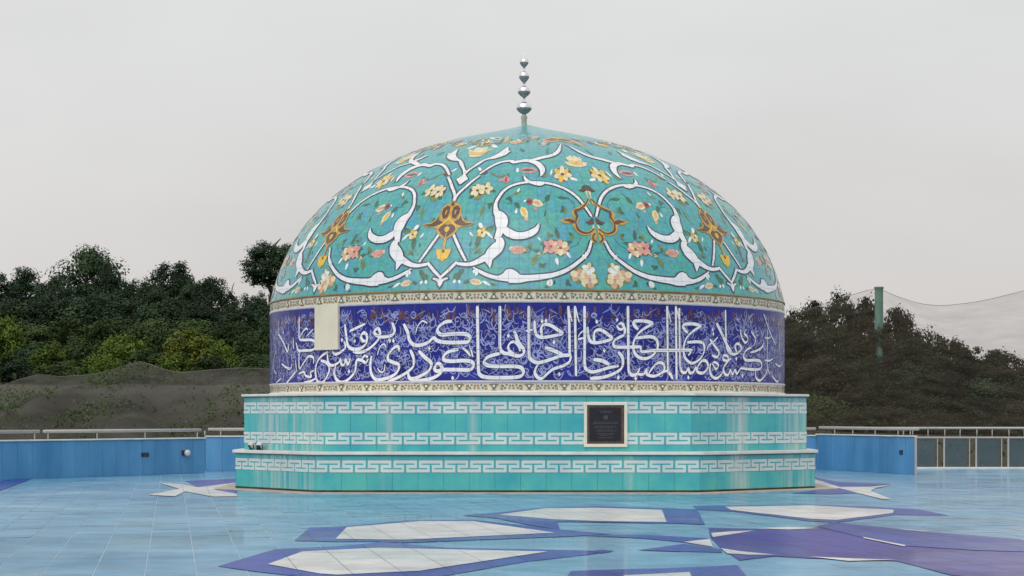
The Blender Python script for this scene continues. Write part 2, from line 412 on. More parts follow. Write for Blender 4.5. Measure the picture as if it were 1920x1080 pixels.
inlay('inlay_border', A_([(20, 390), (280, 312), (560, 300), (760, 280), (1050, 306), (1500, 315), (1800, 322), (1700, 336), (1400, 370), (1000, 440), (700, 470), (420, 440), (180, 412)]), INPURPLE, Z1)
inlay('inlay_white_panel', A_([(245, 382), (400, 325), (740, 308), (1505, 325), (930, 412), (560, 430), (480, 425)]), INWHITE, Z2)
inlay('inlay_border', A_([(365, 275), (435, 215), (560, 213), (870, 183), (1180, 182), (1560, 225), (1800, 245), (1560, 257), (850, 284), (740, 279), (600, 280)]), INPURPLE, Z1 + .001)
inlay('inlay_white_panel', A_([(550, 268), (600, 215), (930, 188), (1170, 188), (1540, 240), (860, 272)]), INWHITE, Z2)
inlay('inlay_border', [(866, 967), (942, 961), (1012, 953), (1120, 950), (1241, 953), (1307, 956), (1322, 984), (1250, 982), (1120, 980), (1045, 979), (1050, 994), (990, 985), (930, 972)], INPURPLE, Z1 + .002)
inlay('inlay_white_panel', [(935, 966), (1021, 954), (1120, 953), (1241, 957), (1250, 980), (1120, 978), (1040, 975)], INWHITE, Z2)
inlay('inlay_border', [(1299, 949), (1360, 948), (1520, 946.5), (1678, 953), (1720, 955), (1778, 967), (1678, 966), (1570, 980), (1520, 978), (1366, 959), (1307, 956)], INPURPLE, Z1)
inlay('inlay_white_panel', [(1360, 951), (1520, 948.5), (1676, 957), (1674, 963), (1570, 976), (1520, 974), (1370, 957)], INWHITE, Z2)
inlay('inlay_violet_field', B_([(500, 265), (720, 270), (960, 266), (1060, 240), (1500, 285), (2100, 340), (2100, 520), (1600, 480), (1350, 415), (950, 402), (800, 392), (640, 412), (560, 360), (510, 310)]), INVIOLET, Z1 + .001)
inlay('inlay_dark_ray', B_([(1000, 262), (1060, 240), (1300, 268), (1900, 318), (2100, 380), (1700, 368), (1390, 348), (1200, 312)]), INPURPLE, Z2 + .001)
inlay('inlay_sliver', B_([(512, 290), (600, 282), (710, 278), (600, 296), (520, 308)]), INWHITE, Z2)
inlay('inlay_sliver', B_([(390, 330), (505, 316), (512, 332), (520, 352)]), INWHITE, Z2)
inlay('inlay_sliver', B_([(555, 358), (640, 372), (800, 388), (680, 388), (585, 382)]), INWHITE, Z2)
inlay('inlay_sliver', B_([(950, 396), (1130, 404), (1350, 411), (1130, 416)]), INWHITE, Z2)
inlay('inlay_sliver', B_([(720, 268), (860, 262), (1000, 268), (860, 274)]), INWHITE, Z2)
inlay('inlay_sliver', B_([(1200, 310), (1390, 347), (1380, 352), (1195, 314)]), INWHITE, Z3)
inlay('inlay_sliver', B_([(1340, 268), (1500, 282), (1440, 282)]), INWHITE, Z2)
inlay('inlay_border', B_([(-60, 300), (200, 296), (500, 312), (470, 326), (390, 330), (200, 312)]), INPURPLE, Z1)
inlay('inlay_border', B_([(180, 366), (390, 338), (560, 362), (560, 376), (380, 372)]), INPURPLE, Z1)
inlay('inlay_border', B_([(-40, 372), (20, 364), (75, 370), (20, 380)]), INPURPLE, Z1)
inlay('inlay_border', B_([(-120, 462), (0, 455), (300, 448), (630, 434), (670, 482), (650, 520), (300, 530), (-160, 520)]), INPURPLE, Z1)
inlay('inlay_white_panel', B_([(120, 482), (415, 467), (430, 500), (100, 506)]), INWHITE, Z2)
# star motifs beside the plinth
Lf = lambda pts: fl(pts, 0, 780, 3.6)
inlay('inlay_star', Lf([(1070, 452), (1210, 462), (1340, 484), (1600, 452), (1600, 482), (1440, 500), (1600, 528), (1600, 546), (1440, 548), (1250, 512), (1180, 546), (1000, 536), (1210, 495)]), INWHITE, Z2)
inlay('inlay_border', Lf([(1250, 440), (1600, 425), (1600, 455), (1350, 486)]), INPURPLE, Z1)
inlay('inlay_border', Lf([(1260, 514), (1440, 496), (1600, 486), (1600, 530), (1400, 526)]), INPURPLE, Z1)
inlay('inlay_border', Lf([(-120, 446), (0, 438), (230, 416), (180, 440), (0, 506), (-120, 540)]), INPURPLE, Z1)
Rf = lambda pts: fl(pts, 1460, 780, 4.174)
inlay('inlay_star', Rf([(270, 500), (330, 512), (480, 560), (720, 556), (890, 540), (760, 568), (720, 590), (880, 655), (800, 652), (610, 605), (480, 570), (290, 560)]), INWHITE, Z2)
inlay('inlay_border', Rf([(270, 478), (470, 518), (880, 534), (700, 552), (480, 560), (330, 510)]), INPURPLE, Z1)
inlay('inlay_border', Rf([(100, 606), (420, 566), (480, 570), (610, 606), (400, 614)]), INPURPLE, Z1)

# ------------------------------------------------------------------ the domed building
D = 44.0; CX = 28 / F * D; R = 5.6
root = empty('domed_pavilion', (CX, D, 0))
tag(root, 'turquoise tiled dome with white scrolls on an indigo lettered drum and stepped plinth', 'dome')
YAW = math.radians(-0.3)

def cham(half, cut):
    a = half; bl, br_, c = half - cut + .36, half - cut - .40, half - cut - .15
    al = a + .09
    return [(-bl, -a), (br_, -a), (a, -c), (a, c), (br_, a), (-bl, a), (-al, c), (-al, -c)]
CUT = 2.12
def rotp(p): return (p[0] * math.cos(YAW) - p[1] * math.sin(YAW), p[0] * math.sin(YAW) + p[1] * math.cos(YAW))
def prism(name, half, cut, z0, z1, m, parent, bev=0.0):
    bm = bmesh.new(); pts = [rotp(p) for p in cham(half, cut)]
    lo = [bm.verts.new((x, y, z0)) for x, y in pts]; hi = [bm.verts.new((x, y, z1)) for x, y in pts]
    bm.faces.new(lo[::-1]); bm.faces.new(hi)
    for i in range(8): bm.faces.new((lo[i], lo[(i + 1) % 8], hi[(i + 1) % 8], hi[i]))
    if bev: bmesh.ops.bevel(bm, geom=[e for e in bm.edges], offset=bev, segments=2, affect='EDGES')
    return bm_obj(name, bm, m, parent)
HU, HL = 5.65, 5.80
ZL0, ZL1, ZU0, ZU1 = 0.725, 0.791, 1.857, 1.908
lower = prism('lower_plinth', HL - .02, CUT, -0.01, ZL0, GROUT, root)
lled = prism('lower_ledge', HL + .06, CUT, ZL0, ZL1, STONE, root, .012)
upper = prism('upper_plinth', HU - .02, CUT, ZL1 - .005, ZU0, GROUT, root)
uled = prism('upper_ledge', HU + .055, CUT, ZU0, ZU1, STONE, root, .012)
GRIME_SHADE = mat('plinth_grime_shade', (0.010, 0.009, 0.007), 0.9, col2=(0.085, 0.065, 0.04), var=0.3, vscale=1.6, bump=0.3)  # grime at the plinth foot, painted shadow tone under the ledges
prism('base_joint', HL + .004, CUT, -0.004, 0.055, GRIME_SHADE, root)
for nm_, hf_, z_ in (('ledge_shadow_joint', HL + .004, ZL0), ('ledge_shadow_joint', HU + .004, ZU0)): prism(nm_, hf_, CUT, z_ - .016, z_ + .002, GRIME_SHADE, root)  # dark joint strips that paint in the shadow line under each ledge
# mortar skirt where the plinth meets the floor
prism('mortar_skirt', HL + .42, CUT + .1, -0.006, 0.018, INBEIGE, root, .006)

def faces_of(half):
    pts = [Vector(rotp(p)) for p in cham(half, CUT)]
    return [(pts[i], pts[(i + 1) % 8]) for i in range(8)]
# tile courses and meander friezes, face by face
def key_mesh(P, H, d0, d1):
    """one period of the meander, a white strip cut by interlocking T shapes; x from -P/2 to P/2 around the upright slot"""
    s = .017; bm = bmesh.new()
    ws = P * 0.11
    def bx(x0, x1, z0, z1): add_box(bm, x0 * P, x1 * P, -d1, d0, z0 * H, z1 * H)
    g = .042
    bx(-.5 + g, .5 - g, .74, 1.0)                       # top bar
    bx(-.5 + g, -.5 + .14, .62, .74); bx(.5 - .14, .5 - g, .62, .74)
    bx(-.5 + g, -g, .36, .62); bx(g, .5 - g, .36, .62)    # middle bars
    bx(-.14, -g, .25, .36); bx(g, .14, .25, .36)
    bx(-.5, -g, 0, .25); bx(g, .5, 0, .25)                # bottom bars
    return bm
front3 = {7, 0, 1}
stuffV = []; stuffF = []
def box_verts(a, e, nrm, u0, u1, z0, z1, d):
    c = []
    for z in (z0, z1):
        for u in (u0, u1):
            for dd in (0, d):
                p = a + e * u + nrm * dd; c.append((p.x, p.y, z))
    return c
def course(half, parent, z0, z1, flip_key=None):
    for fi, (a, b) in enumerate(faces_of(half)):
        e = (b - a); Ln = e.length; e.normalize(); nrm = Vector((e.y, -e.x))
        n = round(Ln / .485); P = Ln / n
        ang = math.atan2(e.y, e.x)
        if flip_key is None:
            for k in range(n):
                u0, u1 = k * P + .002, (k + 1) * P - .002
                if fi in front3:
                    key = ('t', round(P, 3), round(z1 - z0, 3))
                    if key not in cache:
                        bm = bmesh.new(); add_box(bm, -P / 2 + .002, P / 2 - .002, -.0, .03, .002, z1 - z0 - .002, bev=.002)
                        o = bm_obj('wall_tile', bm, PLINTH, parent); cache[key] = o
                    else: o = link_copy(cache[key], parent)
                    p = a + e * ((k + .5) * P) + nrm * random.uniform(-.0008, .0008)
                    o.location = (p.x, p.y, z0); o.rotation_euler = (random.gauss(0, .002), 0, ang + random.gauss(0, .002))
                else:
                    v = box_verts(a, e, nrm, u0, u1, z0 + .002, z1 - .002, -.03); kk = len(stuffV); stuffV.extend(v)
                    stuffF.append((kk, kk + 2, kk + 6, kk + 4))
        else:
            # turquoise ground of the frieze
            key = ('g', round(Ln, 3), round(z1 - z0, 3))
            if key not in cache:
                bm = bmesh.new(); add_box(bm, .002, Ln - .002, -.0, .03, .001, z1 - z0 - .001); o = bm_obj('frieze_ground', bm, PLINTH, parent); cache[key] = o
            else: o = link_copy(cache[key], parent)
            o.location = (a.x, a.y, z0); o.rotation_euler = (0, 0, ang)
            for k in range(n):
                key = ('k', round(P, 3), flip_key)
                if key not in cache:
                    bm = key_mesh(P, z1 - z0 - .004, .002, .007)
                    if flip_key: 
                        for v in bm.verts: v.co.z = (z1 - z0 - .004) - v.co.z
                        bmesh.ops.reverse_faces(bm, faces=bm.faces[:])
                    o = bm_obj('meander_key', bm, KEYWHITE, parent); cache[key] = o
                else: o = link_copy(cache[key], parent)
                p = a + e * ((k + .5) * P)
                o.location = (p.x, p.y, z0 + .002); o.rotation_euler = (0, 0, ang)
cache = {}
course(HU, upper, 1.745, ZU0)
course(HU, upper, 1.515, 1.745, False)
course(HU, upper, 1.153, 1.515)
course(HU, upper, 0.924, 1.153, True)
course(HU, upper, ZL1, 0.924)
if stuffV: tag(mesh_obj('wall_tile_field', stuffV, stuffF, PLINTH, upper), kind='stuff')
stuffV = []; stuffF = []; cache = {}
course(HL, lower, 0.626, ZL0)
course(HL, lower, 0.392, 0.626, False)
course(HL, lower, 0.0, 0.392)
if stuffV: tag(mesh_obj('wall_tile_field', stuffV, stuffF, PLINTH, lower), kind='stuff')

# ---- plaque on the front face
a0, b0 = faces_of(HU)[0]; fe = (b0 - a0).normalized(); fn = Vector((fe.y, -fe.x)); fang = math.atan2(fe.y, fe.x)
def face_u(px, py):
    # where the sight line through a pixel meets the upper plinth's front face
    d = Vector(((px - 960) / F, 1.0)); c0 = a0 + Vector((CX, D))
    t = fn.dot(c0) / fn.dot(d); p = d * t
    return (p - c0).dot(fe), EZ + (HY - py) / F * t
uc, zc = face_u(1135.5, 796)
pc = a0 + fe * uc
pl = empty('plaque', (pc.x, pc.y, zc), fang, root)
pl['label'] = 'dark engraved plaque in an ivory frame'
bm = bmesh.new()
hw, hh = .415, .43; fw = .06
add_box(bm, -hw, hw, -.05, .0, hh - fw, hh, bev=.006); add_box(bm, -hw, hw, -.05, .0, -hh, -hh + fw, bev=.006)
add_box(bm, -hw, -hw + fw, -.049, .0, -hh + fw, hh - fw, bev=.006); add_box(bm, hw - fw, hw, -.049, .0, -hh + fw, hh - fw, bev=.006)
bm_obj('frame', bm, FRAME, pl)
bm = bmesh.new(); add_box(bm, -hw + fw, hw - fw, -.020, .0, -hh + fw, hh - fw); bm_obj('rim', bm, PLAQUE_RIM, pl)
bm = bmesh.new(); add_box(bm, -hw + fw + .045, hw - fw - .06, -.030, -.0195, -hh + fw + .05, hh - fw - .045, bev=.004); bm_obj('panel', bm, PLAQUE, pl)
bm = bmesh.new()
for k in range(14):   # round emblem
    th = 2 * math.pi * k / 14; add_box(bm, -.006 + .036 * math.cos(th), .006 + .036 * math.cos(th), -.0325, -.0295, .135 + .036 * math.sin(th) - .008, .135 + .036 * math.sin(th) + .008)
add_box(bm, -.018, .018, -.0325, -.0295, .118, .152)
bm_obj('emblem', bm, PLAQUE_TXT, pl)
bm = bmesh.new(); rr = random.Random(4)
for z, half in ((.255, .12), (.235, .10), (.045, .23), (.02, .24), (-.03, .2), (-.055, .22), (-.10, .15), (-.125, .19), (-.175, .17), (-.20, .12), (-.25, .14)):
    x = -half
    while x < half:
        wd = rr.uniform(.012, .045); add_box(bm, x, min(x + wd, half), -.0318, -.0295, z - .005, z + .005); x += wd + rr.uniform(.008, .018)
tag(bm_obj('engraving', bm, PLAQUE_TXT, pl), kind='stuff')

# ---- drum
ZB0, ZB1, ZD = 2.148, 3.644, 3.877
def lathe_uv(name, prof, m, parent, seg=160):
    """surface of revolution with UV = (arc round the wall, arc up the profile)"""
    V = []; Fc = []; UV = []
    s = [0]
    for (r0, z0), (r1, z1) in zip(prof, prof[1:]): s.append(s[-1] + math.hypot(r1 - r0, z1 - z0))
    for (r, z) in prof:
        for k in range(seg + 1):
            th = 2 * math.pi * k / seg + math.pi; V.append((r * math.sin(th), -r * math.cos(th), z))
    n = seg + 1
    for i in range(len(prof) - 1):
        for k in range(seg): Fc.append((i * n + k, i * n + k + 1, (i + 1) * n + k + 1, (i + 1) * n + k))
    o = mesh_obj(name, V, Fc, m, parent, smooth=True)
    uvl = o.data.uv_layers.new(name='UVMap')
    for lp in o.data.loops:
        i, k = divmod(lp.vertex_index, n); uvl.data[lp.index].uv = (2 * math.pi * R * k / seg, s[i])
    return o
drum = lathe_uv('drum', [(R - .006, ZU1 - .01), (R - .006, ZD + .02)], BORDER, root)
lathe_uv('inscription_band', [(R, ZB0), (R, ZB1)], BLUEBAND, drum)
def ring(name, z0, z1, out_, m, parent):
    lathe_uv(name, [(R - .004, z0), (R + out_, z0 + .004), (R + out_, z1 - .004), (R - .004, z1)], m, parent)
ring('band_moulding', ZB1 - .005, ZB1 + .045, .012, GREY, drum)
ring('band_moulding', ZB0 - .045, ZB0 + .005, .012, GREY, drum)
ring('band_moulding', ZU1 - .005, ZU1 + .05, .02, STONE, drum)
GOLDLINE = mat('gold_brown_line', (0.26, 0.14, 0.05), 0.35, col2=(0.30, 0.24, 0.09), var=0.3, vscale=1.5)
ring('gold_moulding', ZD - .02, ZD + .028, .014, GOLDLINE, drum)

def cyl_hit(px, py):
    dx, dz = (px - 960) / F, (HY - py) / F
    # (dx*y-CX)^2+(y-D)^2=R^2
    A = dx * dx + 1; B = -2 * (dx * CX + D); Cc = CX * CX + D * D - R * R
    disc = B * B - 4 * A * Cc
    if disc <= 0: disc = 0
    y = (-B - math.sqrt(disc)) / (2 * A)
    return math.atan2(dx * y - CX, D - y), EZ + dz * y
def cyl3(th, z, off=0): return Vector(((R + off) * math.sin(th), -(R + off) * math.cos(th), z)), Vector((math.sin(th), -math.cos(th), 0))

def ribbon(pts, nrms, wid, off):
    """flat stroke lying on a surface: verts and faces"""
    V = []; n = len(pts)
    for i in range(n):
        d = pts[min(i + 1, n - 1)] - pts[max(i - 1, 0)]
        if d.length < 1e-6: d = Vector((0, 0, 1))
        s = nrms[i].cross(d).normalized() * wid[i] * .5
        V += [pts[i] + s + nrms[i] * off, pts[i] - s + nrms[i] * off]
    return V, [(2 * i, 2 * i + 1, 2 * i + 3, 2 * i + 2) for i in range(n - 1)]

ZOOM = 5.683
def letter(ox, pts, w=30.0, taper=(0.7, 0.7), closed=False):
    P = catmull([(ox + x / ZOOM, 560 + y / ZOOM) for x, y in pts], 2.0)
    th = [cyl_hit(*p) for p in P]
    n = len(P); c3 = [cyl3(*t) for t in th]
    ws = []
    for i in range(n):
        a = P[max(i - 1, 0)]; b = P[min(i + 1, n - 1)]
        ang = math.atan2(-(b[1] - a[1]), (b[0] - a[0]))
        nib = 0.58 + 0.52 * abs(math.sin(ang - math.radians(62)))     # broad reed pen
        e = min(1, taper[0] + (1 - taper[0]) * i / 4.0, taper[1] + (1 - taper[1]) * (n - 1 - i) / 4.0)
        ws.append(1.28 * w / ZOOM / 95.75 * nib * e)
    return c3, ws
LET = []
def S(ox, *a, **k): LET.append((ox, a, k))
for ox, w, pts in [
 # --- third panel
 (860, 30, [(200, 78), (203, 300), (208, 600), (212, 760), (232, 815), (300, 838), (450, 842), (600, 838), (670, 820), (690, 780), (665, 735), (590, 720), (400, 720), (300, 708), (272, 675), (300, 630), (370, 600), (445, 583)]),
 (860, 28, [(440, 78), (440, 300), (440, 480), (447, 540), (480, 578), (540, 588), (610, 608), (655, 608), (692, 585), (692, 540), (655, 490), (622, 430), (608, 380), (588, 342)]),
 (860, 22, [(600, 592), (548, 562), (528, 512), (556, 468), (600, 462), (640, 505), (655, 560)]),
 (860, 28, [(748, 78), (748, 300), (750, 590), (768, 645), (830, 680), (900, 672), (1000, 640), (1100, 607), (1200, 602)]),
 (860, 30, [(1110, 600), (1010, 552), (920, 522)]),
 (860, 26, [(1195, 610), (1180, 670), (1120, 712), (1010, 750), (950, 795), (890, 848), (845, 842), (812, 790), (825, 735), (850, 695)]),
 (860, 26, [(808, 235), (813, 330), (830, 385), (872, 412), (950, 407), (1050, 387), (1105, 370), (1050, 330), (980, 285), (912, 275), (880, 312), (885, 395)]),
 (860, 26, [(1168, 78), (1178, 300), (1182, 590)]),
 (860, 12, [(1172, 85), (1188, 170), (1208, 245)]),
 (860, 24, [(1238, 78), (1243, 400), (1250, 825)]),
 (860, 12, [(1245, 85), (1262, 170), (1282, 250)]),
 (860, 18, [(715, 345), (790, 330)]),
 # --- fourth panel
 (1050, 27, [(260, 78), (262, 400), (262, 690), (282, 752), (340, 780), (420, 766), (520, 735), (625, 714)]),
 (1050, 30, [(525, 705), (450, 662), (355, 648)]),
 (1050, 28, [(618, 568), (660, 620), (668, 700), (636, 760), (540, 812), (440, 840), (318, 850)]),
 (1050, 26, [(293, 300), (300, 400), (325, 455), (380, 470), (470, 455), (552, 425), (500, 375), (430, 332), (375, 345), (360, 392), (366, 470)]),
 (1050, 22, [(605, 285), (625, 322), (660, 325), (680, 295), (655, 262), (622, 272)]),
 (1050, 26, [(668, 280), (690, 330), (678, 385), (630, 412), (580, 445), (568, 490), (600, 515), (750, 515), (862, 512)]),
 (1050, 26, [(862, 512), (870, 562), (1000, 552), (1180, 550), (1410, 548)]),
 (1050, 28, [(722, 78), (725, 400), (728, 700), (740, 790), (772, 815), (818, 800), (846, 742)]),
 (1050, 24, [(818, 800), (860, 808), (892, 800), (920, 752), (925, 806), (1000, 825), (1080, 790), (1112, 740), (1092, 690), (1040, 685), (990, 730), (945, 795)]),
 (1050, 24, [(1060, 800), (1120, 772), (1150, 768)]),
 (1050, 28, [(990, 260), (880, 235), (785, 245), (798, 295), (832, 328)]),
 (1050, 26, [(992, 264), (880, 330), (812, 400), (780, 480), (790, 570), (840, 625), (920, 637), (1000, 590), (1040, 510), (1020, 430), (960, 405), (870, 412), (806, 422)]),
 (1050, 27, [(1140, 78), (1145, 400), (1150, 760), (1172, 800), (1198, 855)]),
 (1050, 12, [(1145, 90), (1162, 180), (1182, 250)]),
 (1050, 25, [(1232, 78), (1235, 400), (1240, 860)]),
 (1050, 12, [(1238, 90), (1256, 180), (1272, 240)]),
 (1050, 20, [(190, 432), (255, 418)]), (1050, 16, [(252, 340), (215, 370), (192, 410)]),
 # --- fifth panel
 (1240, 25, [(190, 100), (195, 500), (200, 720), (220, 780), (258, 786), (284, 742), (300, 790), (338, 782), (362, 735), (385, 782), (445, 790), (492, 735), (480, 670), (432, 662), (385, 725), (375, 780)]),
 (1240, 26, [(422, 290), (330, 268), (232, 280), (245, 330), (278, 362)]),
 (1240, 24, [(422, 294), (330, 350), (260, 430), (235, 530), (250, 630), (320, 687), (400, 650), (450, 570), (450, 490), (400, 460), (272, 466)]),
 (1240, 24, [(212, 550), (290, 548), (310, 570), (285, 605)]),
 (1240, 30, [(585, 260), (640, 370), (700, 500), (752, 582)]),
 (1240, 24, [(680, 120), (685, 400), (700, 540), (760, 592), (820, 572), (850, 530), (820, 480), (782, 500), (800, 570)]),
 (1240, 24, [(515, 432), (570, 510), (612, 572), (590, 622), (535, 602)]),
 (1240, 18, [(600, 410), (555, 455), (500, 500), (485, 545)]),
 (1240, 22, [(745, 632), (700, 662), (652, 645), (662, 605), (700, 612), (715, 660)]),
 (1240, 24, [(715, 660), (660, 735), (672, 800), (708, 812), (732, 760), (752, 806), (782, 760), (802, 800), (845, 742), (900, 746), (1000, 755), (1062, 735), (1055, 672), (1000, 655), (900, 655), (872, 610), (900, 550), (955, 518)]),
 (1240, 24, [(520, 690), (513, 770), (540, 830), (590, 847), (640, 800), (664, 730)]),
 (1240, 20, [(540, 690), (580, 752), (605, 705), (560, 676), (535, 700)]),
 (1240, 22, [(1000, 770), (1005, 840), (1050, 872), (1110, 800), (1132, 720)]),
 (1240, 15, [(1085, 165), (1110, 230), (1150, 350), (1212, 490)]),
 (1240, 15, [(1125, 320), (1125, 500), (1125, 700), (1150, 810)]),
 (1240, 14, [(1245, 225), (1250, 400), (1250, 560)]), (1240, 13, [(1290, 240), (1293, 420), (1295, 600)]),
 (1240, 22, [(840, 330), (850, 400), (888, 468), (918, 440), (908, 400), (880, 370), (900, 325)]),
 (1240, 20, [(955, 350), (1000, 432), (978, 505)]),
 (1240, 22, [(945, 575), (1010, 555), (1062, 520), (1090, 470)]),
 (1240, 18, [(1100, 655), (1150, 660), (1185, 640)]), (1240, 18, [(1175, 820), (1235, 885), (1272, 780)]),
 (1240, 18, [(1100, 410), (1130, 425), (1160, 405)]), (1240, 16, [(1040, 560), (1085, 500)]),
 (1240, 16, [(1210, 690), (1260, 720), (1290, 660)]),
 # --- second panel
 (680, 30, [(952, 240), (880, 250), (812, 300), (800, 350), (845, 385), (950, 376), (1080, 375), (1142, 402), (1130, 455), (1050, 466), (900, 466), (800, 450), (756, 418), (700, 465), (620, 495), (545, 490), (500, 440), (482, 360), (440, 268)]),
 (680, 30, [(1022, 540), (930, 560), (872, 600), (866, 650), (940, 666), (1080, 660), (1160, 672), (1182, 715), (1140, 757), (1000, 757), (860, 757), (792, 772), (768, 742), (800, 690), (842, 720), (842, 780), (760, 840), (640, 870), (530, 882)]),
 (680, 20, [(1065, 525), (1110, 560), (1152, 612)]),
 (680, 30, [(598, 556), (660, 620), (732, 690), (702, 770), (600, 832), (520, 855), (492, 828), (488, 785)]),
 (680, 28, [(508, 542), (546, 640), (540, 720), (480, 780), (380, 840), (270, 882)]),
 (680, 28, [(392, 560), (380, 510), (340, 520), (280, 590), (274, 650), (330, 680), (382, 700), (386, 750), (340, 810), (250, 850), (150, 862), (100, 810), (84, 720), (95, 610)]),
 (680, 28, [(318, 255), (342, 340), (312, 390), (200, 406), (138, 380), (130, 345), (165, 318), (188, 360), (172, 430), (100, 510), (20, 560), (-60, 572), (-100, 560)]),
 (680, 14, [(690, 262), (640, 238), (590, 290), (568, 360)]), (680, 14, [(250, 520), (230, 482), (185, 520), (160, 600)]),
 (680, 14, [(1140, 500), (1160, 560), (1175, 620)]), (680, 13, [(160, 740), (190, 780), (230, 770), (240, 700)]),
 # --- first panel
 (500, 28, [(835, 270), (852, 400), (870, 500), (920, 537), (1000, 530), (1060, 480), (1072, 400), (1040, 362), (1008, 400), (1030, 450), (1066, 445)]),
 (500, 24, [(888, 346), (960, 312), (1052, 268)]),
 (500, 26, [(828, 455), (842, 520), (790, 570), (732, 592), (703, 560)]),
 (500, 24, [(650, 590), (660, 680), (702, 712), (770, 680), (788, 645), (800, 702), (830, 702), (842, 645), (870, 702), (892, 635)]),
 (500, 24, [(1082, 625), (1050, 608), (1018, 648), (1058, 682), (1086, 640)]),
 (500, 28, [(1030, 662), (965, 655), (950, 740), (930, 800), (860, 870), (790, 892), (740, 850), (723, 780), (740, 715)]),
 (500, 26, [(660, 565), (590, 610), (540, 680), (523, 780), (545, 882), (600, 892), (650, 820), (672, 740), (640, 682), (580, 660)]),
 (500, 22, [(350, 195), (350, 330), (352, 425), (400, 440), (480, 440), (522, 472), (500, 542), (400, 552), (342, 550), (318, 470)]),
 (500, 20, [(352, 425), (378, 370), (420, 318), (440, 330)]), (500, 16, [(430, 400), (500, 325)]),
 (500, 22, [(350, 560), (352, 740), (400, 680), (450, 615), (502, 630), (502, 690)]),
 (500, 20, [(505, 765), (468, 790), (480, 832), (420, 822), (400, 780), (345, 802)]),
 (500, 22, [(525, 850), (470, 880), (400, 892)]),
 (500, 22, [(132, 380), (180, 460), (225, 562), (242, 480)]), (500, 16, [(128, 250), (128, 385)]),
 (500, 24, [(322, 770), (270, 832), (205, 915)]), (500, 20, [(275, 690), (262, 742), (220, 738), (165, 695)]),
 (500, 18, [(160, 850), (105, 895)]), (500, 18, [(310, 650), (322, 770)]), (500, 16, [(290, 420), (292, 540)]),
 (500, 14, [(90, 400), (96, 560), (80, 640)]), (500, 13, [(70, 660), (85, 760), (110, 800)]), (500, 12, [(55, 420), (60, 600)]),
]: LET.append((ox, pts, w))
for ox, x, y in [(860, 888, 240), (860, 930, 236), (860, 1015, 465), (860, 1070, 805), (860, 530, 395), (1050, 605, 225), (1050, 470, 552), (1050, 620, 840), (1050, 805, 850), (1050, 390, 245),
                 (1050, 15, 368), (680, 290, 450), (680, 330, 450), (680, 710, 532), (500, 940, 390), (500, 940, 452), (500, 805, 440), (500, 880, 775), (500, 1310, 440),
                 (1240, 285, 840), (1240, 860, 820), (1240, 545, 330), (1240, 550, 375), (500, 180, 360), (680, 960, 845), (1240, 795, 640)]:
    LET.append((ox, [(x, y - 22), (x, y), (x, y + 22)], -34))
for ox, pts, w in LET:
    if w < 0:
        P = [(ox + x / ZOOM, 560 + y / ZOOM) for x, y in pts]; c3 = [cyl3(*cyl_hit(*p)) for p in P]; W_ = -w / ZOOM / 95.75; ws = [W_ * .25, W_, W_ * .25]
    else: c3, ws = letter(ox, pts, w)
    pp = [c[0] for c in c3]; nn = [c[1] for c in c3]
    v1, f1 = ribbon(pp, nn, [x + .022 for x in ws], .004)
    v2, f2 = ribbon(pp, nn, ws, .008)
    k = len(v1)
    o = mesh_obj('letter_stroke', v1 + v2, f1 + [tuple(i + k for i in f) for f in f2], [LETTER_EDGE, LETTER], drum, mi=[0] * len(f1) + [1] * len(f2))
    c = link_copy(o, drum); c.rotation_euler[2] = math.pi      # the same line runs on round the back

# small secondary script and tendrils that fill the band behind the letters
rr = random.Random(11)
V = []; Fc = []; MI = []
def put(th0, z0, pts, w, mi, off=.0025):
    P = catmull(pts, .02); c3 = [cyl3(th0 + x / R, z0 + y) for x, y in P]; n = len(P)
    ws = [w * (0.5 + 0.5 * math.sin(math.pi * (i + .5) / n)) for i in range(n)]
    v, f = ribbon([c[0] for c in c3], [c[1] for c in c3], ws, off); k = len(V); V.extend(v); Fc.extend([tuple(i + k for i in q) for q in f]); MI.extend([mi] * len(f))
for _ in range(5600):
    th0 = rr.uniform(-math.pi, math.pi); z0 = rr.uniform(ZB0 + .06, ZB1 - .12)
    topz = z0 > ZB1 - .34
    s = rr.uniform(.05, .12); kind = rr.random(); mi = 0 if rr.random() < .72 else 1
    if topz and rr.random() < .5: mi = rr.choice((1, 2))
    wd = rr.uniform(.012, .026)
    if kind < .35: pts = [(-s, s * .6), (-s * .3, -s * .5), (s * .5, -s * .35), (s, s * .5)]
    elif kind < .6: pts = [(0, s * 1.2), (s * .15, 0), (-s * .4, -s * .8), (-s * .9, -s * .6)]
    elif kind < .8: pts = [(s * .6 * math.cos(t) * (1 - t / 9), s * .6 * math.sin(t) * (1 - t / 9)) for t in (0, .9, 1.8, 2.7, 3.6, 4.5, 5.4, 6.3)]
    else: pts = [(-s * .8, -s * .3), (0, s * .15), (s * .9, s * .6)]
    if rr.random() < .5: pts = [(-x, y) for x, y in pts]
    put(th0, z0, pts, wd, mi, .0025 + (_ % 3) * .0002)
for _ in range(300):       # red-brown uprights under the top border
    th0 = rr.uniform(-math.pi, math.pi); z0 = rr.uniform(ZB1 - .30, ZB1 - .13)
    hgt = rr.uniform(.05, .11)
    put(th0, z0, [(0, -hgt), (rr.uniform(-.01, .01), 0), (0, hgt)], rr.uniform(.03, .075), 2, .0018)
tag(mesh_obj('tendril_ground', V, Fc, [FILL1, FILL2, FILLRED], drum, mi=MI), kind='stuff')

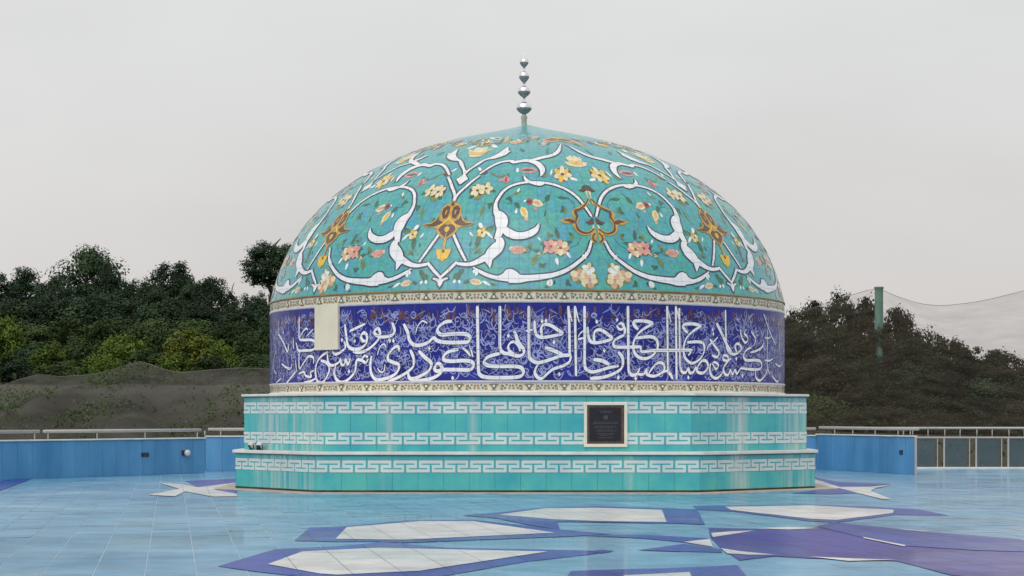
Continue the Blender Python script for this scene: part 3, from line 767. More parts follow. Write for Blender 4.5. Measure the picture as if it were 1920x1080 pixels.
# tile joints of the band
V = []; Fc = []
def jr(pts, nn, w_, off):
    v, f = ribbon(pts, nn, [w_] * len(pts), off); k = len(V); V.extend(v); Fc.extend([tuple(i + k for i in q) for q in f])
for k in range(124):
    th = 2 * math.pi * k / 124; c = [cyl3(th, z) for z in (ZB0 + .01, ZB1 - .01)]; jr([q[0] for q in c], [q[1] for q in c], .006, .0095)
for k in range(1, 5):
    z = ZB0 + (ZB1 - ZB0) * k / 5; c = [cyl3(2 * math.pi * q / 200, z) for q in range(201)]; jr([q[0] for q in c], [q[1] for q in c], .006, .0098)
tag(mesh_obj('grout_joint', V, Fc, mat('band_grout', (.10, .10, .22), .8), drum), kind='stuff')
# border tiles: palmette and floret, repeated round the drum above and below the band
def ell(cx, cy, rx, ry, n=10, rot=0.0):
    return [(cx + rx * math.cos(t) * math.cos(rot) - ry * math.sin(t) * math.sin(rot), cy + rx * math.cos(t) * math.sin(rot) + ry * math.sin(t) * math.cos(rot)) for t in [2 * math.pi * k / n for k in range(n)]]
def border_mesh(h, flip):
    polys = []
    s = -1 if flip else 1
    def P(mi, pts, off): polys.append((mi, [(x, h / 2 + s * y) for x, y in pts], off))
    q = h / .19
    P(4, [(-.105, -.055 * q), (-.06, -.03 * q), (0, .075 * q), (.06, -.03 * q), (.105, -.055 * q), (.05, -.07 * q), (-.05, -.07 * q)], .004)     # palmette
    P(5, ell(0, -.02 * q, .028, .034 * q, 8), .007)
    P(2, ell(-.05, -.045 * q, .022, .018 * q, 7), .0065); P(2, ell(.05, -.045 * q, .022, .018 * q, 7), .0065)
    for sx in (-1, 1):
        P(1, [(sx * .125, .07 * q), (sx * .14, .07 * q), (sx * .155, -.06 * q), (sx * .14, -.065 * q)], .004)
        P(0, ell(sx * .175, -.02 * q, .018, .03 * q, 7), .005); P(0, ell(sx * .16, .055 * q, .02, .014 * q, 7), .005)
        P(3, ell(sx * .215, .03 * q, .02, .028 * q, 7), .005); P(4, ell(sx * .245, -.045 * q, .022, .018 * q, 7), .005); P(2, ell(sx * .30, .035 * q, .024, .022 * q, 7), .0045)
        P(5, ell(sx * .265, .0, .016, .02 * q, 7), .006); P(1, ell(sx * .31, -.03 * q, .02, .03 * q, 7), .005)
    P(1, [(-.06, .085 * q), (.06, .085 * q), (.03, .065 * q), (-.03, .065 * q)], .0042)
    return polys
BM = [mat('border_brown', (0.20, 0.10, 0.06), 0.3), mat('border_tan', (0.30, 0.24, 0.10), 0.3), mat('border_pink', (0.45, 0.20, 0.17), 0.3),
      mat('border_teal', (0.10, 0.20, 0.17), 0.3), mat('border_olive', (0.10, 0.115, 0.06), 0.3), mat('border_white', (0.72, 0.72, 0.66), 0.3)]
NB = 52
for (z0, z1, flip) in ((ZB1 + .045, ZD - .022, False), (ZU1 + .05, ZB0 - .045, True)):
    V = []; Fc = []; MI = []
    for mi, pts, off in border_mesh(z1 - z0, flip):
        k = len(V); V += [cyl3(x / R, z0 + y, off)[0] for x, y in pts]; Fc.append(tuple(range(k, k + len(pts)))); MI.append(mi)
    b0_ = mesh_obj('border_tile', V, Fc, BM, drum, mi=MI)
    for k in range(1, NB):
        c = link_copy(b0_, drum); c.rotation_euler[2] = 2 * math.pi * k / NB

# blank cream board fixed over the band
th_a, zt = cyl_hit(594, 571); th_b, zb = cyl_hit(637, 656)
V = []; Fc = []; n = 12
zt, zb = cyl_hit(615, 571)[1], cyl_hit(615, 656)[1]
bm = bmesh.new(); cols = []
for k in range(n + 1):
    th = th_a + (th_b - th_a) * k / n
    cols.append([bm.verts.new(cyl3(th, z, o_)[0]) for z, o_ in ((zb, .0), (zb, .055), (zt, .055), (zt, .0))])
for a, b in zip(cols, cols[1:]):
    for i in range(3): bm.faces.new((a[i], b[i], b[i + 1], a[i + 1]))
bm.faces.new(cols[0]); bm.faces.new(cols[-1][::-1])
o = bm_obj('blank_board', bm, CEMENT, root); o['label'] = 'blank cream board covering a piece of the lettering'

# ---- dome shell
PR = [5.6, 5.516, 5.376, 5.152, 4.816, 4.368, 3.808, 3.192, 2.52, 1.848, 1.12, .56, 0]
PZ = [3.877, 4.20, 4.63, 5.11, 5.61, 6.09, 6.53, 6.89, 7.18, 7.40, 7.58, 7.71, 7.86]
# dense profile through the control points
dense = catmull(list(zip(PR, PZ)), .04)
dense = [(max(r, 0.0), z) for r, z in dense]
DZ = np.array([d[1] for d in dense]); DR = np.array([d[0] for d in dense])
def drad(z): return float(np.interp(z, DZ, DR))
def dslope(z):
    e = .02; return (drad(z + e) - drad(z - e)) / (2 * e)
shell = lathe_uv('dome_shell', [(max(r, .002), z) for r, z in dense], DOME_TILE, root, 160)
def dome_hit(px, py):
    dx, dz = (px - 960) / F, (HY - py) / F
    def f(y):
        z = EZ + dz * y
        if z > 7.86: return 1
        return math.hypot(dx * y - CX, y - D) - drad(max(z, 3.877))
    y = 37.5; prev = y
    while y < 45:
        if f(y) <= 0: break
        prev = y; y += .15
    a, b = prev, y
    for _ in range(22):
        m_ = (a + b) / 2
        if f(m_) > 0: a = m_
        else: b = m_
    return math.degrees(math.atan2(dx * b - CX, D - b)), EZ + dz * b
HP = 360 / 11.0
AZt = ([4.15, 4.58, 5.24, 5.68, 6.19, 6.82], [-17.2, -17.5, -18.3, -18.4, -19.0, -20.0])
BZt = ([4.82, 5.23, 5.74, 6.0, 6.6], [14.57, 14.7, 14.9, 15.3, 15.7])
def sect(px, py):
    """pixel -> (fraction of the half bay from axis A to axis B, height)"""
    th, z = dome_hit(px, py)
    A = float(np.interp(z, *AZt)); B = float(np.interp(z, *BZt))
    return (th - A) / (B - A), z
def dome3(t, z, off, base=0.0, mir=1):
    th = math.radians(base + mir * t * HP)
    r = drad(z); s = dslope(z); n = Vector((math.sin(th), -math.cos(th), -s)).normalized()
    return Vector((r * math.sin(th), -r * math.cos(th), z)) + n * off, n

E_ = lambda x, y: (830 + x / 4.697, 330 + y / 4.697)
F_ = lambda x, y: (820 + x / 6.4, 230 + y / 6.4)
B2_ = lambda x, y: (1040 + x / 7.714, 330 + y / 7.714)
A2_ = lambda x, y: (780 + x / 7.717, 360 + y / 7.717)
items = []      # (name, [ (kind, material, offset, data) ]) in half-bay coordinates
def scroll(pts, conv, sc, edge=.030):
    pts = [(x, y, w * 1.2) for x, y, w in pts]
    P = catmull([(*conv(x, y), w / sc / 94.0) for x, y, w in pts], 2.0)
    return [('rib', NI, .004, [(*sect(p[0], p[1]), abs(p[2]) + 2 * edge) for p in P]), ('rib', WI, .009, [(*sect(p[0], p[1]), abs(p[2])) for p in P])]
def poly(mi, off, pts): return ('poly', mi, off, [sect(*p) for p in pts])
def item(name, parts): items.append((name, parts))
e = 4.697
item('scroll', scroll([(1305, 570, 16), (1270, 680, 22), (1190, 760, 24), (1090, 830, 28), (980, 872, 32), (870, 890, 40), (760, 900, 46), (690, 905, 62), (640, 890, 92), (600, 880, 102), (560, 892, 60), (500, 897, 30), (420, 875, 26), (350, 842, 22), (290, 805, 10)], E_, e))
item('scroll', scroll([(150, 770, 22), (230, 780, 26), (300, 767, 34), (365, 735, 46), (400, 715, 50)], E_, e))
item('leaf_scroll', scroll([(436, 808, 6), (428, 770, 34), (420, 730, 62), (445, 680, 84), (485, 635, 88), (508, 590, 66), (498, 550, 44)], E_, e))
item('leaf_scroll', scroll([(482, 560, 44), (494, 510, 48), (508, 470, 60), (512, 425, 86), (508, 380, 90), (490, 345, 72), (464, 315, 42), (459, 250, 24), (485, 190, 22), (530, 132, 22), (600, 88, 22), (700, 62, 24), (800, 56, 24), (900, 62, 24), (1000, 82, 24), (1100, 122, 22), (1180, 180, 22), (1240, 250, 20), (1285, 315, 18), (1312, 360, 14)], E_, e))
item('leaf_scroll', scroll([(545, 455, 30), (565, 490, 62), (620, 520, 62), (680, 527, 56), (740, 518, 54), (795, 492, 48), (828, 458, 30), (842, 418, 6)], E_, e))
item('scroll', scroll([(146, 758, 20), (80, 830, 22), (28, 880, 18), (6, 905, 10)], E_, e))
item('scroll', scroll([(92, 510, 18), (150, 620, 20), (225, 748, 16)], E_, e))
item('scroll', scroll([(85, 225, 16), (118, 160, 20), (190, 90, 22), (240, 45, 20), (300, 0, 18)], E_, e))
item('leaf_scroll', scroll([(470, 620, 20), (600, 535, 30), (720, 482, 34), (850, 462, 44), (900, 478, 62), (960, 470, 48), (1050, 458, 64), (1130, 468, 70), (1210, 500, 70), (1262, 560, 58), (1262, 610, 36), (1240, 650, 6)], F_, 6.4))
item('leaf_scroll', scroll([(1110, 455, 30), (1190, 440, 48), (1270, 420, 56), (1390, 395, 50), (1470, 345, 40), (1505, 260, 8)], F_, 6.4))
item('scroll', scroll([(1035, 640, 8), (1062, 690, 36), (1130, 722, 40), (1230, 742, 50), (1290, 735, 10)], F_, 6.4))
item('scroll', scroll([(270, 640, 16), (350, 560, 22), (480, 470, 26), (600, 425, 34), (700, 385, 46), (770, 350, 70), (810, 300, 20)], F_, 6.4))
item('scroll', scroll([(290, 600, 20), (232, 520, 30), (195, 465, 26), (120, 455, 30), (70, 420, 60), (60, 380, 24)], F_, 6.4))
item('diamond', [poly(NI, .005, [F_(168, 690), F_(262, 615), F_(340, 680), F_(250, 760)]), poly(WI, .009, [F_(182, 688), F_(262, 630), F_(325, 680), F_(245, 745)])])
# flowers
frng = random.Random(2)
def petals(cx, cy, r, n, col, tip, cen, squash=.75, rot=0.0, wid=.42):
    r *= 1.22
    out_ = []
    out_.append(poly(BR if n > 5 else OL, .0038, [(cx + (1.06 + .12 * math.sin(5 * q)) * r * math.cos(q), cy + (1.06 + .12 * math.sin(5 * q)) * r * squash * math.sin(q)) for q in [2 * math.pi * k / 14 for k in range(14)]]))
    for k in range(n):
        t = rot + 2 * math.pi * k / n + frng.uniform(-.22, .22)
        x, y = cx + .58 * r * math.cos(t) * frng.uniform(.85, 1.1), cy - .58 * r * math.sin(t) * squash * frng.uniform(.85, 1.1)
        out_.append(poly(col if k % 2 == 0 else tip, .005 + .0008 * (k % 3), [(px_, cy + (py_ - cy)) for px_, py_ in ell(x, y, r * .48 * frng.uniform(.8, 1.1), r * wid * squash * frng.uniform(.75, 1.1), 9, -t)]))
    out_.append(poly(cen, .0095, ell(cx, cy, r * .2, r * .2 * squash, 8)))
    return out_
def leafp(cx, cy, ln, wd, ang, mi=GR):
    ln *= 1.15; wd *= 1.3
    c, s = math.cos(ang), -math.sin(ang)
    return poly(mi, .0045, [(cx + x * c - y * s, cy + x * s + y * c) for x, y in ((-ln / 2, 0), (-ln * .2, wd / 2), (ln * .2, wd * .4), (ln / 2, 0), (ln * .2, -wd * .4), (-ln * .2, -wd / 2))])
def bud(cx, cy, ln, wd, ang, c1, c2):
    ln *= 1.18; wd *= 1.25
    c, s = math.cos(ang), -math.sin(ang)
    f = lambda pts: [(cx + x * c - y * s, cy + x * s + y * c) for x, y in pts]
    return [poly(c1, .005, f([(-ln / 2, 0), (-ln * .25, wd * .45), (ln * .15, wd * .5), (ln / 2, wd * .1), (ln / 2, -wd * .1), (ln * .15, -wd * .5), (-ln * .25, -wd * .45)])),
            poly(c2, .0085, f([(-ln * .45, 0), (-ln * .1, wd * .22), (ln * .3, wd * .08), (ln * .3, -wd * .08), (-ln * .1, -wd * .22)]))]
x, y = E_(290, 130); x2, y2 = E_(368, 112)
item('flower', petals(x, y, 12, 6, CRM, CRM, BR, .75, .4) + petals(x2, y2, 11, 5, CRM, CRM, BR, .75, .1) + [leafp(x + 2, y + 13, 16, 6, .3, OL), leafp(x2 + 14, y2 + 4, 10, 5, -.4), leafp(x - 10, y + 11, 12, 5, .5)])
x, y = E_(712, 320); item('flower', bud(x, y, 20, 11, -1.1, CRM, YE) + [leafp(x - 13, y - 13, 12, 7, -.9), leafp(x - 15, y - 2, 9, 4, 1.3, WI), leafp(x + 4, y + 12, 9, 6, -1.2, PE)])
x, y = E_(800, 240); item('flower', bud(x + 6, y, 20, 11, -.3, CRM, PE) + bud(x - 8, y - 3, 12, 10, 0, RD, BR) + [leafp(x + 26, y - 10, 14, 7, 1.0), leafp(x + 3, y + 11, 8, 4, -.7, PK), leafp(x - 17, y - 4, 6, 3, .6, WI), leafp(x + 56, y - 10, 22, 4, -.1)])
x, y = E_(995, 625); item('flower', petals(x - 9, y - 1, 12, 6, PK, PE, RD, .9, .5) + petals(x + 9, y + 2, 13, 7, PE, CRM, RD, .9, .1) + [leafp(x + 2, y - 26, 20, 6, 1.9), leafp(x + 22, y - 8, 16, 6, .3), leafp(x - 22, y - 6, 14, 5, .1), leafp(x - 26, y + 11, 16, 4, .2, CRM), leafp(x + 24, y + 15, 14, 4, -1.0, WI), leafp(x + 3, y + 27, 14, 5, -1.3, WI), leafp(x - 38, y + 24, 20, 8, 1.2, OL), leafp(x - 30, y + 9, 22, 5, -.3), leafp(x - 31, y - 15, 10, 3, -.9, WI)])
x, y = E_(668, 652); item('flower', bud(x, y, 25, 13, 0, PE, PK) + [leafp(x + 13, y, 10, 8, -.9, OL), leafp(x - 13, y - 3, 8, 6, .9, CRM)])
x, y = E_(345, 495); item('flower', petals(x, y + 1, 8, 5, CRM, YE, BR, 1.0) + [leafp(x - 7, y + 17, 24, 7, 1.5), leafp(x - 3, y - 12, 12, 6, -1.0, WI), leafp(x + 12, y - 8, 12, 4, .6), leafp(x + 15, y + 6, 16, 4, -.8, WI), leafp(x - 20, y + 4, 10, 3, -.9, WI), leafp(x - 8, y - 6, 14, 5, 1.9)])
x, y = E_(1248, 888); item('flower', petals(x - 11, y - 3, 12, 5, CRM, PE, PK, .95, .3) + petals(x + 9, y + 6, 13, 5, CRM, PE, PK, 1.0, 1.0) + petals(x + 6, y - 14, 10, 5, WI, CRM, CRM, 1.0) + [leafp(x - 2, y + 14, 12, 5, -1.0, CRM)])
x, y = E_(318, 932); item('flower', bud(x, y, 20, 10, -.2, CRM, PE) + [leafp(x - 17, y, 12, 5, .3), leafp(x + 20, y + 3, 18, 4, -.5, WI), leafp(x + 30, y + 5, 14, 4, -.2)])
x, y = E_(158, 880); item('flower', [leafp(x, y, 16, 10, .6), leafp(x + 7, y - 8, 12, 7, .9), leafp(x - 5, y + 10, 8, 4, 1.2, WI), leafp(x + 4, y + 11, 7, 4, -1.2, WI)])
x, y = E_(950, 942); item('flower', bud(x, y, 12, 9, 1.2, WI, CRM) + [leafp(x + 8, y - 1, 8, 4, 1.2, NI), leafp(x - 5, y + 7, 9, 4, .2, GR)])
x, y = E_(1245, 712); item('flower', [leafp(x, y, 10, 6, -.9, WI), leafp(x + 4, y - 6, 7, 4, -.6, WI)])
x, y = E_(325, 850); item('flower', [leafp(x, y, 12, 5, 1.2, WI), leafp(x - 5, y - 3, 8, 4, 1.2, WI)])
x, y = F_(810, 685); item('flower', bud(x, y, 13, 10, 1.4, PK, RD) + [leafp(x + 3, y - 8, 8, 4, 1.3), leafp(x - 10, y + 1, 9, 4, .1, PK)])
x, y = F_(1090, 572); item('flower', bud(x, y, 30, 9, 0, PK, GR) + [leafp(x - 22, y, 8, 5, 1.4, WI)])
x, y = F_(1520, 622); item('flower', petals(x, y, 15, 7, CRM, YE, BR, .65) + [leafp(x - 16, y + 1, 12, 5, 1.2, OL), leafp(x - 22, y - 4, 12, 3, 1.3, WI), leafp(x + 22, y + 9, 16, 4, -.3, WI), leafp(x + 2, y + 8, 20, 4, 0, OL)])
x, y = F_(520, 600); item('flower', [leafp(x, y, 16, 7, 0, BR), leafp(x + 22, y + 4, 22, 3, -.5, OL), leafp(x - 8, y - 6, 8, 4, -.8, WI)])
x, y = F_(900, 240); item('flower', bud(x, y, 22, 5, 0, YE, PE))
x, y = F_(1400, 205); item('flower', bud(x, y, 28, 8, 0, GO, BR) + bud(x - 14, y + 2, 14, 5, 0, PE, PK))
x, y = F_(640, 285); item('flower', [leafp(x, y, 14, 5, -.3, WI), leafp(x - 12, y - 8, 7, 3, 1.3, WI), leafp(x + 8, y - 6, 16, 3, .1, GR)])
x, y = E_(340, 300); item('leaf', [leafp(x, y, 18, 5, 1.2, OL)])
x, y = E_(650, 148); item('leaf', [leafp(x, y, 16, 4, .4, OL), leafp(x + 3, y - 5, 9, 3, 1.0, WI)])
x, y = E_(1240, 330); item('leaf', [leafp(x - 34, y - 6, 14, 4, 1.4, OL)])
x, y = E_(900, 330); item('leaf', [leafp(x, y, 10, 3, 1.2, GR)])
x, y = E_(250, 690); item('leaf', [leafp(x, y - 20, 9, 3, 1.2, GR)])
def stem(pts, mi=OL, w_=4.5): item('stem', [('rib', mi, .0032, [(*sect(*p[:2]), p[2]) for p in catmull([(*E_(x, y), w_ / e / 94) for x, y in pts], 2.0)])])
stem([(330, 140), (358, 220), (340, 320), (300, 380)]); stem([(345, 505), (330, 580), (300, 640)], GR); stem([(705, 330), (690, 290), (640, 250), (560, 240)], GR)
stem([(800, 250), (880, 235), (940, 170), (960, 130)], GR); stem([(1000, 590), (985, 500), (930, 420), (900, 300), (920, 220)], OL); stem([(990, 640), (900, 660), (830, 720), (800, 790)], OL)
stem([(670, 655), (740, 680), (800, 650), (880, 690)], GR); stem([(1080, 190), (1150, 230), (1170, 310)], GR); stem([(320, 930), (400, 950), (500, 960)], GR); stem([(250, 690), (330, 560), (300, 480)], OL)
stem([(1100, 640), (1180, 600), (1210, 540)], GR); stem([(560, 580), (600, 640), (640, 655)], GR)
for k, (x, y) in enumerate([(420, 470), (590, 205), (770, 610), (880, 790), (1140, 530), (415, 250), (930, 520), (1060, 300), (330, 660), (1100, 940), (180, 400)]):
    x, y = E_(x, y); a = k * 1.9
    item('leaf', [leafp(x, y, 13, 5, a, [OL, GR][k % 2]), leafp(x + 5 * math.cos(a + 1), y - 5 * math.sin(a + 1), 9, 4, a + 1.2, GR)])
for k, (x, y) in enumerate([(690, 195), (1160, 185), (560, 255), (1290, 250), (1020, 215), (800, 205)]):
    x, y = F_(x, y); item('flower', bud(x, y, 13, 5, .2 * k, [CRM, PE, YE][k % 3], [BR, PK][k % 2]) + [leafp(x + 9, y + 1, 8, 3, .4, GR), leafp(x - 9, y, 8, 3, -.4, [WI, OL][k % 2])])
for k, (x, y) in enumerate([(700, 420), (1300, 640), (1330, 340), (420, 260), (1000, 330), (760, 640)]):
    x, y = F_(x, y); item('leaf', [leafp(x, y, 11, 4, k * .7, [GR, OL][k % 2])])
# medallions: the right half traced, the left half its mirror image
def half(parts): return parts
medA = [poly(GO, .011, [A2_(505, 105), A2_(535, 150), A2_(605, 175), A2_(645, 230), A2_(640, 310), A2_(658, 385), A2_(715, 435), A2_(850, 452), A2_(745, 500), A2_(655, 506), A2_(600, 525), A2_(590, 570), A2_(540, 622), A2_(470, 672), A2_(428, 705)]),
        poly(BR, .0145, [A2_(528, 222), A2_(585, 198), A2_(622, 240), A2_(606, 320), A2_(548, 392), A2_(500, 372), A2_(505, 300)]),
        poly(GO, .0155, [A2_(545, 270), A2_(572, 262), A2_(560, 320), A2_(535, 335)]),
        poly(BR, .0145, [A2_(528, 436), A2_(606, 404), A2_(632, 345), A2_(652, 412), A2_(706, 452), A2_(815, 458), A2_(720, 492), A2_(640, 492), A2_(575, 470)]),
        poly(BR, .0145, [A2_(452, 478), A2_(500, 470), A2_(548, 498), A2_(566, 545), A2_(515, 604), A2_(440, 662)]),
        poly(YE, .0155, [A2_(440, 505), A2_(480, 520), A2_(474, 560), A2_(436, 590)]),
        poly(BR, .0145, [A2_(505, 135), A2_(530, 165), A2_(540, 195), A2_(498, 215)]),
        poly(YE, .0165, [A2_(452, 352), A2_(480, 385), A2_(585, 500), A2_(568, 515), A2_(448, 400)]),
        poly(GO, .011, [A2_(426, 695), A2_(450, 690), A2_(444, 832), A2_(420, 832)]),
        poly(YE, .011, [A2_(416, 828), A2_(535, 822), A2_(515, 900), A2_(488, 965), A2_(450, 985), A2_(414, 1010)]),
        poly(BR, .0145, [A2_(416, 835), A2_(444, 850), A2_(440, 875), A2_(416, 880)])]
a_ = lambda pts, off, mi: poly(mi, off, [B2_(*p) for p in pts])
def brib(pts, mi, off): return ('rib', mi, off, [(*sect(*p[:2]), p[2]) for p in catmull([(*B2_(x, y), w_ / 7.714 / 94) for x, y, w_ in pts], 1.5)])
# the left half of the lotus (towards axis A)
medB = [brib([(505, 330, 30), (468, 395, 46), (430, 430, 60), (360, 470, 62), (290, 510, 66), (276, 550, 70), (312, 620, 62), (292, 690, 74), (330, 780, 72), (400, 830, 62), (480, 830, 56), (540, 790, 46), (572, 760, 36)], GO, .011),
        brib([(495, 335, 14), (440, 425, 20), (370, 480, 26), (300, 512, 40), (318, 590, 30), (300, 680, 18), (340, 785, 34), (430, 828, 28), (500, 820, 22), (562, 772, 20)], BR, .015),
        a_([(300, 640), (200, 600), (60, 650), (150, 690), (240, 690), (280, 760), (330, 800), (310, 700)], .0105, GO),
        a_([(285, 645), (200, 622), (110, 645), (190, 662), (245, 690), (290, 690)], .0145, BR),
        a_([(572, 770), (520, 840), (510, 900), (540, 960), (596, 985), (594, 800)], .0115, GO),
        brib([(580, 830, 16), (548, 870, 24), (548, 920, 26), (596, 965, 26)], BR, .0155),
        a_([(562, 610), (520, 615), (500, 650), (440, 670), (500, 710), (545, 690), (566, 740)], .012, BR),
        a_([(566, 700), (545, 720), (540, 760), (568, 765)], .0125, CRM),
        a_([(470, 130), (420, 155), (410, 190), (368, 215), (430, 232), (488, 215)], .012, BR),
        a_([(488, 215), (455, 232), (470, 270), (482, 320), (494, 330)], .0105, CRM),
        a_([(505, 345), (455, 430), (400, 460), (470, 470), (540, 560), (548, 600)], .0045, CRM) if False else a_([(500, 345), (478, 390), (508, 420), (520, 420)], .0108, PE)]
x, y = F_(1660, 478)
topB = [poly(mi, off, pts) for mi, off, pts in
        [(CRM, .005, [(1095, y + 9), (1084, y + 9), (1070, y + 6), (1061, y - 1), (1072, y - 1), (1064, y - 8), (1074, y - 13), (1084, y - 5), (1093, y - 10)]),
         (YE, .0085, [(1095, y + 4), (1080, y + 4), (1072, y + 1), (1084, y), (1093, y - 3)])]]
xa, ya = F_(395, 365)
topA = [poly(mi, off, pts) for mi, off, pts in
        [(CRM, .005, [(870, ya + 8), (884, ya + 8), (898, ya + 2), (902, ya - 4), (890, ya - 2), (894, ya - 9), (884, ya - 10), (876, ya - 3), (869, ya - 7)]),
         (YE, .0085, [(870, ya + 4), (884, ya + 4), (890, ya), (880, ya), (869, ya - 3)])]]
xt, yt = E_(6, 930)
tref = [poly(mi, off, pts) for mi, off, pts in
        [(NI, .005, [(831, yt - 10), (836, yt - 8), (848, yt - 11), (850, yt - 4), (840, yt), (837, yt + 8), (831, yt + 15)]),
         (WI, .009, [(831, yt - 7), (836, yt - 5), (846, yt - 8), (847, yt - 5), (838, yt - 1), (835, yt + 6), (831, yt + 11)])]]

def build_parts(parts, mirs, axis):
    """parts -> verts, faces, material ids; axis 0: measured from A, axis 1: from B"""
    V = []; Fc = []; MI = []
    for mir in mirs:
        for kind, mi, off, data in parts:
            if kind == 'rib':
                c = [dome3(t - axis, z, 0, 0, mir) for t, z, w_ in data]
                v, f = ribbon([q[0] for q in c], [q[1] for q in c], [d[2] for d in data], off)
                k = len(V); V += v; Fc += [tuple(i + k for i in q) for q in f]; MI += [mi] * len(f)
            else:
                pts = [((t - axis), z) for t, z in data]
                tri = tessellate_polygon([[Vector((t * 3, z, 0)) for t, z in pts]])
                b_ = bmesh.new(); vv = [b_.verts.new((t * 3, z, 0)) for t, z in pts]
                for q in tri:
                    try: b_.faces.new([vv[i] for i in q])
                    except ValueError: pass
                for _ in range(3):
                    le = [ed for ed in b_.edges if ed.calc_length() > .14]
                    if not le: break
                    bmesh.ops.subdivide_edges(b_, edges=le, cuts=1); bmesh.ops.triangulate(b_, faces=b_.faces[:])
                b_.verts.index_update(); k = len(V)
                V += [dome3(v.co.x / 3, v.co.y, off, 0, mir)[0] for v in b_.verts]
                for f in b_.faces: Fc.append(tuple(v.index + k for v in f.verts)); MI.append(mi)
                b_.free()
    return V, Fc, MI
A0 = -18.0
a_axes = [A0 + 2 * HP * k for k in range(6)]          # A: 6 axes, the last half bay closes at the back
b_axes = [A0 + HP + 2 * HP * k for k in range(5)]
def orn(name, parts, mirs, axis, angles):
    V, Fc, MI = build_parts(parts, mirs, axis)
    o = None
    for a in angles:
        if o is None: o = mesh_obj(name, V, Fc, ORN, shell, mi=MI); q = o
        else: q = link_copy(o, shell)
        q.rotation_euler[2] = math.radians(a)
for name, parts in items:
    orn(name, parts, (1,), 0, a_axes[:5] )
    orn(name, parts, (-1,), 0, a_axes)
orn('gold_medallion', medA, (1, -1), 0, a_axes)
orn('lotus_medallion', medB, (1, -1), 1, b_axes)
orn('flower', topB, (1, -1), 1, b_axes); orn('flower', topA, (1, -1), 0, a_axes); orn('trefoil', tref, (1, -1), 0, a_axes)

# tile joints of the dome, running through tiles and pattern alike
V = []; Fc = []
zs = [d[1] for d in dense][::3]
for k in range(176):
    th = 360 * k / 176; lim = 1.2 if k % 4 == 0 else (2.2 if k % 2 == 0 else 4.0)
    c = [dome3(th / HP, z, 0) for z in zs if drad(z) > lim]; jr([q[0] for q in c], [q[1] for q in c], .003, .0175)
acc_ = 0; last = dense[0]
for d_ in dense[1:]:
    acc_ += math.hypot(d_[0] - last[0], d_[1] - last[1]); last = d_
    if acc_ > .2 and d_[0] > .5:
        acc_ = 0; c = [dome3(q * 2 / HP, d_[1], 0) for q in range(181)]; jr([q[0] for q in c], [q[1] for q in c], .003, .0178)
tag(mesh_obj('grout_joint', V, Fc, mat('dome_grout', (.13, .32, .33), .8), shell), kind='stuff')
# ---- finial
fin = empty('finial', (981 / F * D - 960 / F * D - CX + .02, 0, 7.80), 0, root)
sc_ = D / F
def zpx(y): return EZ + (HY - y) * sc_ - 7.78
bm = bmesh.new(); add_lathe(bm, [(.11, -.12), (.085, zpx(243)), (.06, zpx(238)), (.058, zpx(226)), (.075, zpx(222)), (.05, zpx(218)), (.03, zpx(215))], 20); bm_obj('collar', bm, PATINA, fin, smooth=True)
bm = bmesh.new(); add_lathe(bm, [(.03, zpx(222)), (.03, zpx(205)), (.022, zpx(170)), (.018, zpx(120)), (.011, zpx(110)), (.009, zpx(101)), (.0, zpx(98.5))], 12); bm_obj('rod', bm, CHROME, fin, smooth=True)
for yc, rp, ytop, ybot in ((204, 14.2, 192, 219), (173, 11.8, 162, 187), (144.5, 9.6, 135, 159), (118, 8.2, 110, 130)):
    r_ = rp * sc_; z0, z1, zt, = zpx(yc), zpx(ytop), zpx(ybot)
    lowp = [(.026, zt), (.03, zt + .03), (r_ * .55, zt + (z0 - zt) * .38), (r_ * .86, zt + (z0 - zt) * .68), (r_ * .98, z0 - .012)]
    pf = [(r_ * .985, z0 - .014), (r_, z0), (r_ * .97, z0 + .02)]
    for k in range(1, 9):
        t = k / 8 * math.pi / 2; pf.append((max(.018, r_ * .97 * math.cos(t)), z0 + .02 + (z1 - z0 - .02) * math.sin(t)))
    bm = bmesh.new(); add_lathe(bm, pf, 28); bl = bm_obj('bulb', bm, CHROME, fin, smooth=True)
    bm = bmesh.new(); add_lathe(bm, lowp, 36)
    for v in bm.verts:          # fluted underside
        a = math.atan2(v.co.x, v.co.y); f_ = 1 + .05 * math.cos(a * 12); v.co.x *= f_; v.co.y *= f_
    bm_obj('bulb_skirt', bm, DARKSTEEL, fin)

# ------------------------------------------------------------------ parapet walls, rails and balustrade
def wall(name, a, b, h, label, parent_mat=WALLBLUE, th=.22, cop=True):
    e_ = (b - a); Ln = e_.length; e_.normalize(); ang = math.atan2(e_.y, e_.x)
    r_ = empty(name, (a.x, a.y, 0), ang); tag(r_, label, 'wall')
    bm = bmesh.new(); add_box(bm, 0, Ln, .022, th, -.02, h); bm_obj('wall_core', bm, WALLGROUT, r_)
    n = max(1, round(Ln / .44)); P = Ln / n
    bm = bmesh.new(); add_box(bm, -P / 2 + .003, P / 2 - .003, 0, .03, .002, h - .004, bev=.003); o0 = None
    for k in range(n):
        if o0 is None: o0 = bm_obj('wall_tile', bm, parent_mat, r_); o = o0
        else: o = link_copy(o0, r_)
        o.location = ((k + .5) * P, random.uniform(-.001, .001), 0); o.rotation_euler = (random.gauss(0, .003), 0, random.gauss(0, .003))
    if cop:
        bm = bmesh.new(); add_box(bm, -.01, Ln + .01, -.03, th + .03, h, h + .035, bev=.006); bm_obj('coping', bm, STONE if cop == 1 else parent_mat, r_)
    return r_
wall('parapet_wall', P0, P1, .875, 'blue tiled parapet wall with a dark vent and a round white lamp')
wall('parapet_wall', P2, P3, .90, 'blue tiled parapet wall running on behind the dome plinth')
wall('parapet_wall', P3, P4, .935, 'blue tiled parapet wall ending at the glass balustrade', th=.06, cop=True)
